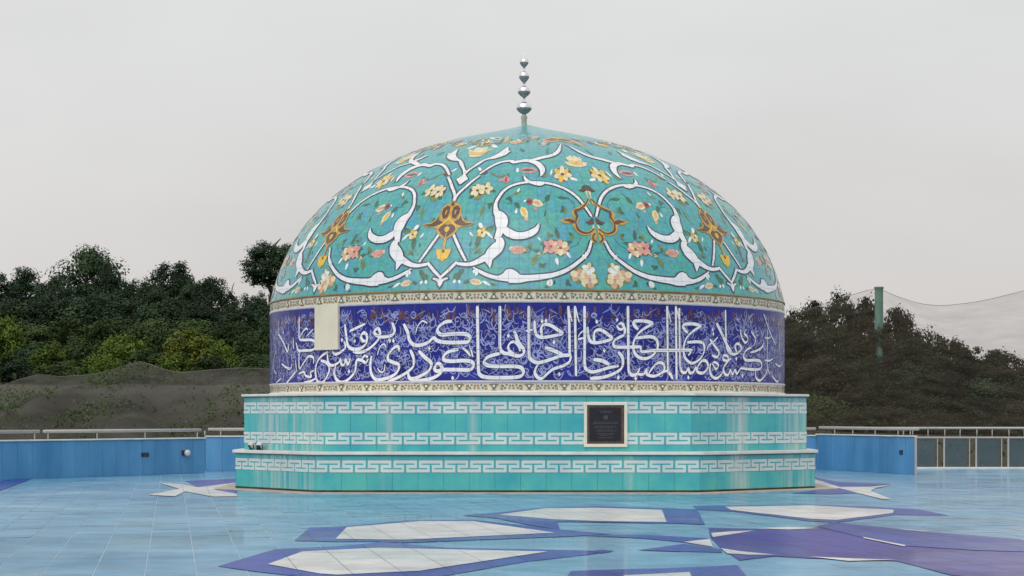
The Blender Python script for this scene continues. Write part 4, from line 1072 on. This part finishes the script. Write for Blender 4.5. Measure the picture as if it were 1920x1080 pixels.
# end trim of the right wall
bm = bmesh.new(); add_box(bm, -.016, .016, -.008, .05, 0, .95, bev=.005)
q = (P4 - P3).normalized()
o = bm_obj('end_post', bm, RAIL, None, loc=(P4.x + q.x * .034, P4.y + q.y * .034, 0), rotz=math.atan2(q.y, q.x)); tag(o, 'pale slim end post closing the blue wall beside the glass', 'post')

def rail(name, pts, h, label, posts, base, r0=.042):
    o = empty(name, (pts[0].x, pts[0].y, 0)); tag(o, label, 'railing')
    off = Vector((pts[0].x, pts[0].y, 0))
    bm = bmesh.new(); add_tube(bm, [Vector((p.x, p.y, h)) - off for p in pts], r0, 10); bm_obj('handrail', bm, RAIL, o, smooth=True)
    p0 = None
    bm = bmesh.new(); add_tube(bm, [(0, 0, base), (0, 0, h - .02)], .016, 8)
    for p in posts:
        if p0 is None: p0 = bm_obj('post', bm, RAIL, o, smooth=True); q = p0
        else: q = link_copy(p0, o)
        q.location = Vector((p.x, p.y, 0)) - off
def on(a, b, px):
    """point on the plan line a-b seen in column px"""
    s = (px - 960) / F; d = b - a
    t = (s * a.y - a.x) / (d.x - s * d.y); return a + d * t
wn = Vector((-(P1 - P0).y, (P1 - P0).x)).normalized() * .11
a_, b_ = P0 + wn, P1 + wn
rail('wall_railing', [a_, on(a_, b_, 73)], 1.10, 'white tube rail along the far end of the parapet, left of the gap', [on(a_, b_, x) for x in (65, -30, -120, -220)], .90)
rail('wall_railing', [on(a_, b_, 82), b_ + (P1 - P0).normalized() * -.05], 1.10, 'white tube rail above the parapet wall with the round lamp', [on(a_, b_, x) for x in (90, 182, 272, 370, 384)], .90)
c_, d_ = P2 + Vector((.05, .12)), P3 + Vector((0, .12))
rail('wall_railing', [c_, d_], 1.105, 'white tube rail on the wall behind the dome', [c_ + (d_ - c_) * t for t in (.02, .1, .2, .3, .4, .5, .6, .7, .8, .9)], .92)
wn2 = Vector((-(P4 - P3).y, (P4 - P3).x)).normalized() * .11
a_, b_ = P3 + wn2, P4 + wn2
rail('wall_railing', [a_, b_], 1.135, 'white tube rail on the blue wall beside the glass balustrade', [on(a_, b_, x) for x in (1565, 1599, 1641, 1684, 1694, 1707)], .95)

# glass balustrade on the right
GLASS = mat('tinted_glass', (0.07, 0.14, 0.18), 0.04, 0.5)
GLASS.node_tree.nodes['Principled BSDF'].inputs['Alpha'].default_value = 0.35
gb = empty('glass_balustrade', (P5.x, P5.y, 0)); tag(gb, 'glass panelled balustrade with ivory posts and two rails', 'balustrade')
GW = 10.6
bm = bmesh.new(); add_tube(bm, [(-.9, 0, 1.125), (GW, 0, 1.125)], .034, 10); bm_obj('handrail', bm, RAIL, gb, smooth=True)
bm = bmesh.new(); add_box(bm, -.12, GW, -.03, .03, .845, .89, bev=.006); bm_obj('lower_rail', bm, RAIL, gb)
bm = bmesh.new(); add_box(bm, -.12, GW, -.10, .12, -.005, .055, bev=.008); bm_obj('kerb', bm, STONE, gb)
k = 0; x = -.08; p0 = q0 = s0 = None
while x < GW - .3:
    if p0 is None:
        bm = bmesh.new(); add_box(bm, -.022, .022, -.025, .02, .05, .85, bev=.004); p0 = bm_obj('post', bm, RAIL, gb); p = p0
        bm = bmesh.new(); add_box(bm, .19, .80, -.006, .006, .07, .84); q0 = bm_obj('glass_panel', bm, GLASS, gb); q = q0
        bm = bmesh.new(); add_tube(bm, [(0, 0, .88), (0, 0, 1.11)], .014, 8); s0 = bm_obj('baluster', bm, RAIL, gb, smooth=True); s = s0
    else: p, q, s = link_copy(p0, gb), link_copy(q0, gb), link_copy(s0, gb)
    p.location = (x, 0, 0); q.location = (x - .17, 0, 0); s.location = (x + .02, 0, 0)
    s = link_copy(s0, gb); s.location = (x + .44, 0, 0)
    p = link_copy(p0, gb); p.location = (x + .70, .005, 0); p.scale = (.5, .8, .985)
    x += .88

# wall fittings
def wall_pt(a, b, px, py, out_=.0):
    p = on(a, b, px); n_ = Vector(((b - a).y, -(b - a).x)).normalized()
    return Vector((p.x + n_.x * out_, p.y + n_.y * out_, EZ + (HY - py) / F * p.y)), math.atan2((b - a).y, (b - a).x)
def vent(px, py, a, b, wd, hg, label):
    p, ang = wall_pt(a, b, px, py); r_ = empty('wall_vent', p, ang); tag(r_, label, 'vent')
    bm = bmesh.new(); add_box(bm, -wd / 2, wd / 2, -.02, .02, -hg / 2, hg / 2, bev=.004); bm_obj('housing', bm, DARKMETAL, r_)
    bm = bmesh.new()
    for k in range(4):
        z = -hg / 2 + (k + .7) * hg / 4.6; add_box(bm, -wd / 2 + .02, wd / 2 - .02, -.028, -.018, z - .006, z + .006)
    bm_obj('louvre', bm, mat('louvre_grey', (.06, .07, .10), .5), r_)
vent(272, 852.5, P0, P1, .24, .10, 'dark louvred vent in the blue parapet wall near the round lamp')
vent(1690, 848, P3, P4, .16, .11, 'small dark vent in the blue wall beside the glass balustrade')
p, ang = wall_pt(P0, P1, 346, 849.5); lr = empty('wall_lamp', p, ang); tag(lr, 'round white wall lamp with dark bracket on the blue parapet', 'lamp')
bm = bmesh.new(); add_box(bm, -.10, .02, -.03, .01, -.06, .07, bev=.01); bm_obj('bracket', bm, DARKMETAL, lr)
bm = bmesh.new()
add_tube(bm, [(.035, -.02, 0), (.035, -.08, 0), (.035, -.11, 0), (.035, -.125, 0)], [.075, .085, .07, .02], 16); bm_obj('lamp_cover', bm, mat('lamp_white', (.72, .70, .66), .4), lr, smooth=True)

# floodlights standing on the lower ledge
LAMPGREY = mat('floodlight_grey', (.62, .62, .62), .4)
def flood(px, y_off, rot, label):
    aa, bb = [(p_ + Vector((CX, D))) for p_ in faces_of(HL)[7 if px < 900 else 1]]
    p = on(aa, bb, px); n_ = Vector(((bb - aa).y, -(bb - aa).x)).normalized(); p = p - n_ * .085
    r_ = empty('floodlight', (p.x, p.y, ZL1), rot); tag(r_, label, 'floodlight', 'floodlights on the plinth ledge')
    bm = bmesh.new(); add_box(bm, -.05, .05, -.04, .04, 0, .012); add_box(bm, -.065, -.055, -.012, .012, .01, .10); add_box(bm, .055, .065, -.012, .012, .01, .10); add_box(bm, -.065, .065, -.012, .012, .008, .018); bm_obj('bracket', bm, DARKMETAL, r_)
    M = Matrix.Translation((0, 0, .085)) @ Matrix.Rotation(math.radians(35), 4, 'X')
    bm = bmesh.new(); add_box(bm, -.053, .053, -.05, .05, -.055, .06, M, bev=.012); bm_obj('housing', bm, LAMPGREY, r_)
    bm = bmesh.new(); add_box(bm, -.045, .045, -.056, -.049, -.045, .05, M); bm_obj('lens', bm, DARKMETAL, r_)
flood(465, 0, math.radians(-50), 'small grey floodlight on the plinth ledge at the corner by the parapet, outer one')
flood(480, 0, math.radians(-20), 'small grey floodlight on the plinth ledge at the corner by the parapet, inner one')

# ------------------------------------------------------------------ vegetation
def foliage_mat(name, c1, c2, hv=.35):
    m = bpy.data.materials.new(name); m.use_nodes = True; t = m.node_tree; p = t.nodes['Principled BSDF']; n = t.nodes.new; l = t.links.new
    g = n('ShaderNodeNewGeometry'); oi = n('ShaderNodeObjectInfo')
    nz_ = n('ShaderNodeTexNoise'); nz_.inputs['Scale'].default_value = .55; nz_.inputs['Detail'].default_value = 3; l(g.outputs['Position'], nz_.inputs['Vector'])
    ad = n('ShaderNodeMath'); ad.operation = 'MULTIPLY_ADD'; l(g.outputs['Random Per Island'], ad.inputs[0]); ad.inputs[1].default_value = .28; l(nz_.outputs['Fac'], ad.inputs[2])
    r = n('ShaderNodeValToRGB'); l(ad.outputs[0], r.inputs[0])
    r.color_ramp.elements[0].position = .42; r.color_ramp.elements[0].color = (*c1, 1); r.color_ramp.elements[1].position = .88; r.color_ramp.elements[1].color = (*c2, 1)
    h = n('ShaderNodeHueSaturation'); l(r.outputs[0], h.inputs['Color'])
    mv = n('ShaderNodeMapRange'); l(oi.outputs['Random'], mv.inputs[0]); mv.inputs[3].default_value = 1 - hv; mv.inputs[4].default_value = 1 + hv; l(mv.outputs[0], h.inputs['Value'])
    l(h.outputs[0], p.inputs['Base Color']); p.inputs['Roughness'].default_value = .65; p.inputs['Specular IOR Level'].default_value = .08
    return m
FO_DARK = foliage_mat('dark_foliage', (.018, .036, .021), (.054, .094, .044))
FO_MID = foliage_mat('mid_foliage', (.026, .046, .018), (.068, .105, .034))
FO_LIGHT = foliage_mat('light_foliage', (.036, .070, .012), (.125, .185, .034), .2)
FO_YELL = foliage_mat('yellow_green_foliage', (.050, .070, .012), (.18, .20, .036), .2)
FO_BROWN = foliage_mat('dry_foliage', (.012, .014, .008), (.042, .044, .020), .3)
FO_OLIVE = foliage_mat('olive_foliage', (.011, .019, .009), (.036, .052, .020), .3)

def crown_mesh(seed, W, H, nclump, nleaf, leaf, shape='round', low=0.0):
    """leafy crown: many small leaf faces in clumps set through an uneven volume, base at z=0"""
    g = np.random.default_rng(seed); cl = []
    while len(cl) < nclump:
        p = g.normal(size=3); p /= np.linalg.norm(p); rad = g.uniform(.35, 1.0) ** .5
        q = p * rad
        if shape == 'round': z = .5 + .5 * q[2]
        else: z = abs(q[2])
        if shape == 'round' and z < low and g.random() < .7: continue
        bulge = 1 + .22 * math.sin(3 * math.atan2(p[1], p[0]) + seed) + .15 * g.normal()
        cl.append((q[0] * W / 2 * .86 * bulge, q[1] * W / 2 * .86 * bulge, (.06 + .88 * z) * H * (1 + .05 * g.normal()), g.uniform(.10, .2) * W))
    cl = np.array(cl)
    c = np.repeat(cl, nleaf, axis=0); n = len(c)
    d = g.normal(size=(n, 3)); d /= np.linalg.norm(d, axis=1)[:, None]; rr_ = g.random(n) ** .45
    pos = c[:, :3] + d * (rr_ * c[:, 3])[:, None] * np.array([1, 1, .8])
    nr = d + g.normal(size=(n, 3)) * .3; nr[:, 2] += .45; nr /= np.linalg.norm(nr, axis=1)[:, None]
    a = np.cross(nr, g.normal(size=(n, 3))); a /= np.linalg.norm(a, axis=1)[:, None]; b = np.cross(nr, a)
    s = leaf * g.uniform(.6, 1.3, n)[:, None]
    P = np.stack([pos - a * s, pos - b * s * .5 , pos + a * s, pos + b * s * .5], axis=1).reshape(-1, 3)
    me = bpy.data.meshes.new('crown'); me.vertices.add(4 * n); me.loops.add(4 * n); me.polygons.add(n)
    me.vertices.foreach_set('co', P.ravel().astype(np.float32)); me.loops.foreach_set('vertex_index', np.arange(4 * n, dtype=np.int32))
    me.polygons.foreach_set('loop_start', np.arange(0, 4 * n, 4, dtype=np.int32)); me.update(calc_edges=True); me.validate()
    me.materials.append(None)
    return me
def trunk_mesh(seed, H, W):
    rr = random.Random(seed); bm = bmesh.new()
    pts = [Vector((0, 0, -.6))]
    for k in range(1, 6): pts.append(Vector((rr.uniform(-.03, .03) * H * k / 5, rr.uniform(-.03, .03) * H * k / 5, H * .8 * k / 5)))
    add_tube(bm, pts, [.035 * H * (1 - .14 * k) for k in range(6)], 8)
    for k in range(7):
        p = pts[2 + k % 4].copy(); a = rr.uniform(0, 6.28); L_ = W * rr.uniform(.15, .26)
        e1 = p + Vector((math.cos(a) * L_ * .5, math.sin(a) * L_ * .5, L_ * .45)); e2 = p + Vector((math.cos(a) * L_, math.sin(a) * L_, L_ * .75))
        add_tube(bm, [p, e1, e2], [.015 * H, .010 * H, .004 * H], 6)
    me = bpy.data.meshes.new('trunk'); bm.to_mesh(me); bm.free(); me.materials.append(BARK); return me
TREE_CROWN = [crown_mesh(21 + k, 5.0, 6.5, 110, 95, .13, 'round', .15) for k in range(4)]
TREE_TRUNK = [trunk_mesh(31 + k, 6.0, 5.0) for k in range(3)]
SHRUB_CROWN = [crown_mesh(41 + k, 3.4, 2.8, 80, 70, .10, 'half') for k in range(3)]
SHRUB_TRUNK = [trunk_mesh(51 + k, 2.0, 2.6) for k in range(2)]
SPARSE = crown_mesh(61, 3.0, 4.5, 26, 60, .15, 'round', .2)
vrng = random.Random(5)
def plant(name, px, ytop, wpx, y, m, label, cat, group, kind='tree', lift=0.0, mesh=None, base_z=None):
    x = (px - 960) / F * y; zt = EZ + (HY - ytop) / F * y; zb = terr(x, y) if base_z is None else base_z
    W = wpx / F * y; r_ = empty(name, (x, y, zb), vrng.uniform(0, 6.28)); tag(r_, label, cat, group)
    Ht = max(.8, zt - zb)
    if kind == 'tree':
        cm = mesh or vrng.choice(TREE_CROWN); tm = vrng.choice(TREE_TRUNK); H0, W0, TH = 6.5, 5.0, 6.0
        ch = Ht * (1 - lift) if lift else min(Ht, W * 1.45)
    else:
        cm = mesh or vrng.choice(SHRUB_CROWN); tm = vrng.choice(SHRUB_TRUNK); H0, W0, TH = 2.8, 3.4, 2.0; ch = Ht
    o = bpy.data.objects.new('crown', cm); C.objects.link(o); o.parent = r_
    o.location = (0, 0, Ht - ch); o.scale = (W / W0 * 1.05, W / W0 * 1.05, ch / H0)
    o.material_slots[0].link = 'OBJECT'; o.material_slots[0].material = m
    t = bpy.data.objects.new('trunk', tm); C.objects.link(t); t.parent = r_
    s = (Ht - ch * .25) / (TH * .8); t.scale = (min(1.2, W / W0), min(1.2, W / W0), s)
    return r_
GL = 'trees crowding the slope behind the netting'
DT = 'dark green tree among the crowded trees above the netted slope'
plant('broadleaf_tree', 165, 453, 128, 162, FO_DARK, 'tallest broad dark tree rising above the wooded slope', 'tree', None)
plant('broadleaf_tree', 322, 487, 112, 164, FO_DARK, 'round topped dark tree standing above the wooded slope', 'tree', None)
plant('broadleaf_tree', 506, 449, 112, 142, FO_DARK, 'dark tree with bare trunk beside the dome, crown held clear of the wood', 'tree', None, lift=.54)
plant('broadleaf_tree', 436, 526, 46, 150, FO_DARK, 'thin open tree with see-through twigs on the skyline near the dome', 'tree', None, mesh=SPARSE)
for px, yt, wp, y in ((40, 500, 105, 156), (-15, 505, 110, 152), (-80, 495, 130, 158), (100, 515, 80, 150), (240, 522, 80, 152), (205, 500, 70, 158), (398, 516, 86, 156), (365, 520, 70, 160), (480, 546, 70, 140), (540, 540, 80, 139), (285, 525, 70, 150), (600, 560, 100, 150), (700, 560, 110, 150), (815, 570, 120, 150)):
    plant('broadleaf_tree', px, yt, wp, y, FO_DARK, 'dark tree in the skyline row of the wood above the netted slope', 'tree', 'skyline trees of the wood')
for px, yt, wp, y in ((20, 555, 120, 138), (-60, 560, 120, 136), (95, 548, 120, 139), (170, 545, 120, 137), (245, 556, 110, 138), (315, 555, 115, 135), (385, 560, 110, 137), (450, 572, 100, 133), (515, 590, 90, 132),
                      (60, 600, 110, 127), (140, 592, 110, 128), (210, 590, 110, 127), (290, 592, 110, 126), (365, 596, 110, 127), (440, 600, 100, 125), (-20, 610, 110, 126)):
    lo_ = y < 130; plant('broadleaf_tree', px, yt, wp, y, FO_MID if lo_ else FO_DARK, 'mid green tree just behind the shrubs at the wood edge' if lo_ else 'dark tree in the middle of the wood, below the skyline row', 'tree', 'trees just behind the shrubs' if lo_ else 'trees in the middle of the wood')
for k, px in enumerate((600, 680, 760, 840, 920, 1000, 1080, 1160, 1240, 1320, 1400, -160, -240, -330)):
    plant('broadleaf_tree', px, 560 + 18 * math.sin(k * 2.1), 130, 140 + 9 * math.cos(k * 1.7), FO_DARK, 'dark tree of the wood where it runs on beyond the view', 'tree', 'trees of the wood beyond the view')
GSH = 'shrubs along the top of the netting'
for px, yt, wp, y, m, lb in ((12, 588, 95, 112, FO_LIGHT, 'light green shrub beside the dark shrubs at the wood edge, far from the dome'),
                             (352, 612, 120, 107, FO_YELL, 'yellow green shrub at the wood edge'),
                             (225, 612, 105, 109, FO_LIGHT, 'bright leafy green shrub at the wood edge beside the yellow green one'),
                             (465, 622, 100, 108, FO_MID, 'dark green shrub at the wood edge next to the dome')):
    plant('shrub', px, yt, wp, y, m, lb, 'shrub', None, 'shrub')
for px, yt, wp, y, m in ((95, 640, 90, 106, FO_LIGHT), (150, 628, 95, 108, FO_MID), (292, 614, 90, 111, FO_MID), (408, 632, 90, 107, FO_LIGHT), (520, 630, 90, 107, FO_MID), (55, 640, 90, 110, FO_DARK), (-50, 620, 100, 110, FO_MID),
                         (190, 655, 90, 102, FO_LIGHT), (270, 650, 90, 103, FO_MID), (330, 660, 90, 101, FO_LIGHT), (400, 665, 90, 101, FO_MID), (480, 662, 100, 101, FO_MID), (30, 670, 100, 102, FO_DARK), (110, 675, 90, 100, FO_MID)):
    cn = {FO_LIGHT: 'fresh green', FO_MID: 'mid green', FO_DARK: 'dark'}[m]; plant('shrub', px, yt, wp, y, m, cn + ' shrub in the hedge-like row along the top of the grey netting', 'shrub', cn + ' shrubs along the top of the netting', 'shrub')
GR_ = 'bushes on the netted hill'
BL = 'dry brownish bush among the bushes covering the hill behind the netting'
plant('shrub', 1578, 543, 88, 132, FO_OLIVE, 'leafy bush topping the hill crest beside the green pole', 'bush', None, 'shrub')
plant('shrub', 1545, 732, 110, 98, FO_MID, 'greener bush low on the hill next to the dome plinth', 'bush', None, 'shrub')
for px, yt, wp, y, m in ((1486, 578, 70, 134, FO_OLIVE), (1528, 560, 80, 134, FO_OLIVE), (1622, 552, 80, 131, FO_BROWN), (1682, 572, 90, 130, FO_BROWN), (1740, 606, 95, 129, FO_OLIVE), (1800, 634, 100, 128, FO_BROWN), (1868, 652, 110, 127, FO_OLIVE), (1945, 664, 110, 127, FO_BROWN),
                         (1455, 600, 90, 128, FO_BROWN), (1500, 615, 100, 122, FO_BROWN), (1570, 605, 110, 122, FO_OLIVE), (1640, 610, 105, 121, FO_BROWN), (1715, 632, 110, 121, FO_OLIVE), (1790, 662, 115, 120, FO_OLIVE), (1870, 682, 115, 120, FO_BROWN), (1950, 690, 110, 120, FO_OLIVE),
                         (1470, 670, 110, 112, FO_OLIVE), (1545, 662, 110, 112, FO_BROWN), (1620, 662, 110, 112, FO_OLIVE), (1695, 680, 110, 111, FO_DARK), (1770, 695, 110, 111, FO_OLIVE), (1845, 700, 110, 111, FO_DARK), (1925, 705, 110, 111, FO_OLIVE),
                         (1480, 720, 110, 103, FO_OLIVE), (1610, 722, 115, 103, FO_BROWN), (1685, 728, 110, 103, FO_OLIVE), (1760, 736, 110, 102, FO_BROWN), (1835, 742, 110, 102, FO_OLIVE), (1915, 745, 110, 102, FO_BROWN),
                         (1475, 752, 100, 95, FO_BROWN), (1610, 756, 105, 95, FO_OLIVE), (1680, 762, 105, 95, FO_BROWN), (1750, 764, 105, 95, FO_OLIVE), (1820, 768, 105, 95, FO_OLIVE), (1890, 770, 105, 95, FO_BROWN), (1960, 768, 105, 95, FO_OLIVE)):
    cn = {FO_OLIVE: 'dull olive', FO_BROWN: 'dry brownish', FO_DARK: 'dark green'}[m]; rw = 'on the hill crest behind the beige netting' if y > 126 else ('under the beige netting halfway up the hill' if y > 105 else 'at the hill foot behind the glass and railings'); plant('shrub', px, yt, wp, y, m, cn + ' bush ' + rw, 'bush', cn + ' bushes ' + rw, 'shrub')

for k, px in enumerate((2010, 2080, 2160, 2240, 2320, 2030, 2120, 2210, 2300, 1380, 1300, 1220)):
    plant('shrub', px, (672, 676, 680, 684, 690, 740, 742, 745, 745, 640, 650, 660)[k], 125, 126 if k < 5 else (104 if k < 9 else 128), (FO_OLIVE, FO_BROWN)[k % 2], 'bush where the netted hill runs on beyond the view', 'bush', 'bushes of the hill beyond the view', 'shrub')
# low undergrowth covering the hillside earth
g = np.random.default_rng(3); n = 26000
ux = g.uniform(-46, 42, n); uy = g.uniform(66, 185, n); keep = np.abs(ux / uy) < .30; ux, uy = ux[keep], uy[keep]; n = len(ux)
uz = np.array([terr(a, b) for a, b in zip(ux, uy)]) + g.uniform(0, .7, n)
nr = g.normal(size=(n, 3)) * .7; nr[:, 2] += .6; nr[:, 1] -= .4; nr /= np.linalg.norm(nr, axis=1)[:, None]
a = np.cross(nr, g.normal(size=(n, 3))); a /= np.linalg.norm(a, axis=1)[:, None]; b = np.cross(nr, a); s = (g.uniform(.12, .30, n) * np.clip((uy - 60) / 60, .3, 1))[:, None]
pos = np.stack([ux, uy, uz], 1)
P = np.stack([pos - a * s, pos - b * s * .55, pos + a * s, pos + b * s * .55], 1).reshape(-1, 3)
me = bpy.data.meshes.new('undergrowth'); me.from_pydata(P.tolist(), [], [(4 * i, 4 * i + 1, 4 * i + 2, 4 * i + 3) for i in range(n)]); me.materials.append(FO_OLIVE)
o = bpy.data.objects.new('undergrowth', me); C.objects.link(o); tag(o, 'low tangled undergrowth covering the hillside', 'undergrowth', kind='stuff')

# ------------------------------------------------------------------ bird netting
def net_mat(name, col, col2, alpha, vs_=.35):
    m = mat(name, col, .9, .1, col2=col2, var=.15, vscale=vs_, bump=.2, bscale=3)
    t = m.node_tree; p = t.nodes['Principled BSDF']
    g = t.nodes.new('ShaderNodeNewGeometry'); nz_ = t.nodes.new('ShaderNodeTexNoise'); nz_.inputs['Scale'].default_value = .5; nz_.inputs['Detail'].default_value = 5
    t.links.new(g.outputs['Position'], nz_.inputs['Vector'])
    mr = t.nodes.new('ShaderNodeMapRange'); mr.inputs[1].default_value = .3; mr.inputs[2].default_value = .7; mr.inputs[3].default_value = alpha[0]; mr.inputs[4].default_value = alpha[1]
    t.links.new(nz_.outputs['Fac'], mr.inputs[0]); t.links.new(mr.outputs[0], p.inputs['Alpha'])
    return m
NETL = net_mat('grey_netting', (.030, .036, .022), (.105, .096, .088), (.35, .8), .22)
NETR = net_mat('beige_netting', (.085, .072, .055), (.12, .10, .078), (.10, .28))
ROPE = mat('net_rope', (.20, .18, .16), .8)
def sheet(name, topc, botc, m, label, rows=18, fold=.35, seed=0, sag=0.0, rope=.03):
    """netting hung from a top line to a bottom line, with folds"""
    tp = catmull([tuple(p) for p in topc], .8); k = len(tp)
    bt = [Vector(botc[0]).lerp(Vector(botc[1]), i / (k - 1)) for i in range(k)]
    V = []
    for j in range(rows + 1):
        v = j / rows
        for i in range(k):
            p = Vector(tp[i]).lerp(bt[i], v)
            amp = math.sin(math.pi * min(1, v * 1.0)) * fold
            p.z += fold * math.sin(math.pi * v) * .9 * abs(noise.noise(Vector((p.x * .42 + v * 1.2, v * .6, seed + 9)))) + amp * (noise.noise(Vector((p.x * .35, v * 2.0, seed))) * 1.4 + .5 * noise.noise(Vector((p.x * 1.1, v * 5, seed + 3)))) - sag * math.sin(math.pi * v)
            V.append(p)
    Fc = [(j * k + i, j * k + i + 1, (j + 1) * k + i + 1, (j + 1) * k + i) for j in range(rows) for i in range(k - 1)]
    r_ = empty(name, (0, 0, 0)); tag(r_, label, 'netting')
    o = mesh_obj('net_cloth', V, Fc, m, r_, smooth=True)
    bm = bmesh.new(); add_tube(bm, [Vector(p) for p in tp], rope, 5); bm_obj('edge_rope', bm, ROPE, r_)
    return r_, tp, o
ridge = [(-140, 735), (-60, 730), (0, 724), (40, 710), (72, 702), (110, 706), (165, 703), (215, 692), (262, 678), (300, 690), (340, 698), (400, 693), (450, 690), (520, 692), (600, 692), (700, 695), (800, 700)]
topL = [at(px, py, 92 + 3 * math.sin(px / 90.0)) for px, py in ridge]
net1, tp, cloth1 = sheet('hillside_netting', topL, [(-22, 63.5, -2.5), (-2, 64, -2.5)], NETL, 'dark grey netting draped in folds over the slope below the wood', 24, .95, 1, 0.0, .012)
# weeds growing up through the slope netting
g = np.random.default_rng(8); P = []; m_ = 0
cl = cloth1.data.vertices; nv = len(tp); 
for _ in range(22000):
    i = int(g.integers(0, nv - 1)); j = int(g.integers(1, 23)); p = cl[j * nv + i].co
    if noise.noise(Vector((p.x * .25, p.y * .12, 4))) + .25 * (j / 23) < .12: continue
    p = p + Vector((g.normal() * .35, g.normal() * .35, g.uniform(-.05, .22)))
    nr = Vector((g.normal(), g.normal() - .5, g.normal() + .6)).normalized(); a = nr.cross(Vector(g.normal(size=3))).normalized(); b = nr.cross(a); s_ = g.uniform(.035, .09)
    P += [p - a * s_, p - b * s_ * .5, p + a * s_, p + b * s_ * .5]
tag(mesh_obj('slope_weeds', P, [(4 * i, 4 * i + 1, 4 * i + 2, 4 * i + 3) for i in range(len(P) // 4)], FO_MID), 'sparse weeds growing up through the netting on the slope', 'weeds', kind='stuff')
cable = [(1400, 640), (1475, 596), (1540, 572), (1600, 552), (1648, 541), (1680, 555), (1712, 566), (1760, 573), (1830, 566), (1880, 555), (1920, 545), (1990, 530), (2060, 540), (2150, 552), (2250, 545)]
topR = [at(px, py, 118 + (px - 1400) * .012) for px, py in cable]
net2, tp2, cloth2 = sheet('aviary_netting', topR, [(10.0, 72, -2.5), (33, 72, -2.5)], NETR, 'thin beige aviary netting sagging from the green pole over the bushes', 16, .25, 7, .4, .014)
# pole that carries it
pp = at(1648, 538, 121.0); zb = terr(pp.x, pp.y)
pr = empty('net_pole', (pp.x, pp.y, zb)); tag(pr, 'green painted concrete pole holding up the aviary netting', 'pole')
H_ = pp.z - zb
bm = bmesh.new(); add_tube(bm, [(0, 0, -.5), (0, 0, H_ * .5), (0, 0, H_ - .12)], [.25, .25, .25], 18); bm_obj('shaft', bm, POLE, pr, smooth=False)
bm = bmesh.new(); add_tube(bm, [(0, 0, H_ - .12), (0, 0, H_)], .285, 18); bm_obj('cap', bm, mat('pole_cap', (.16, .17, .16), .7), pr)
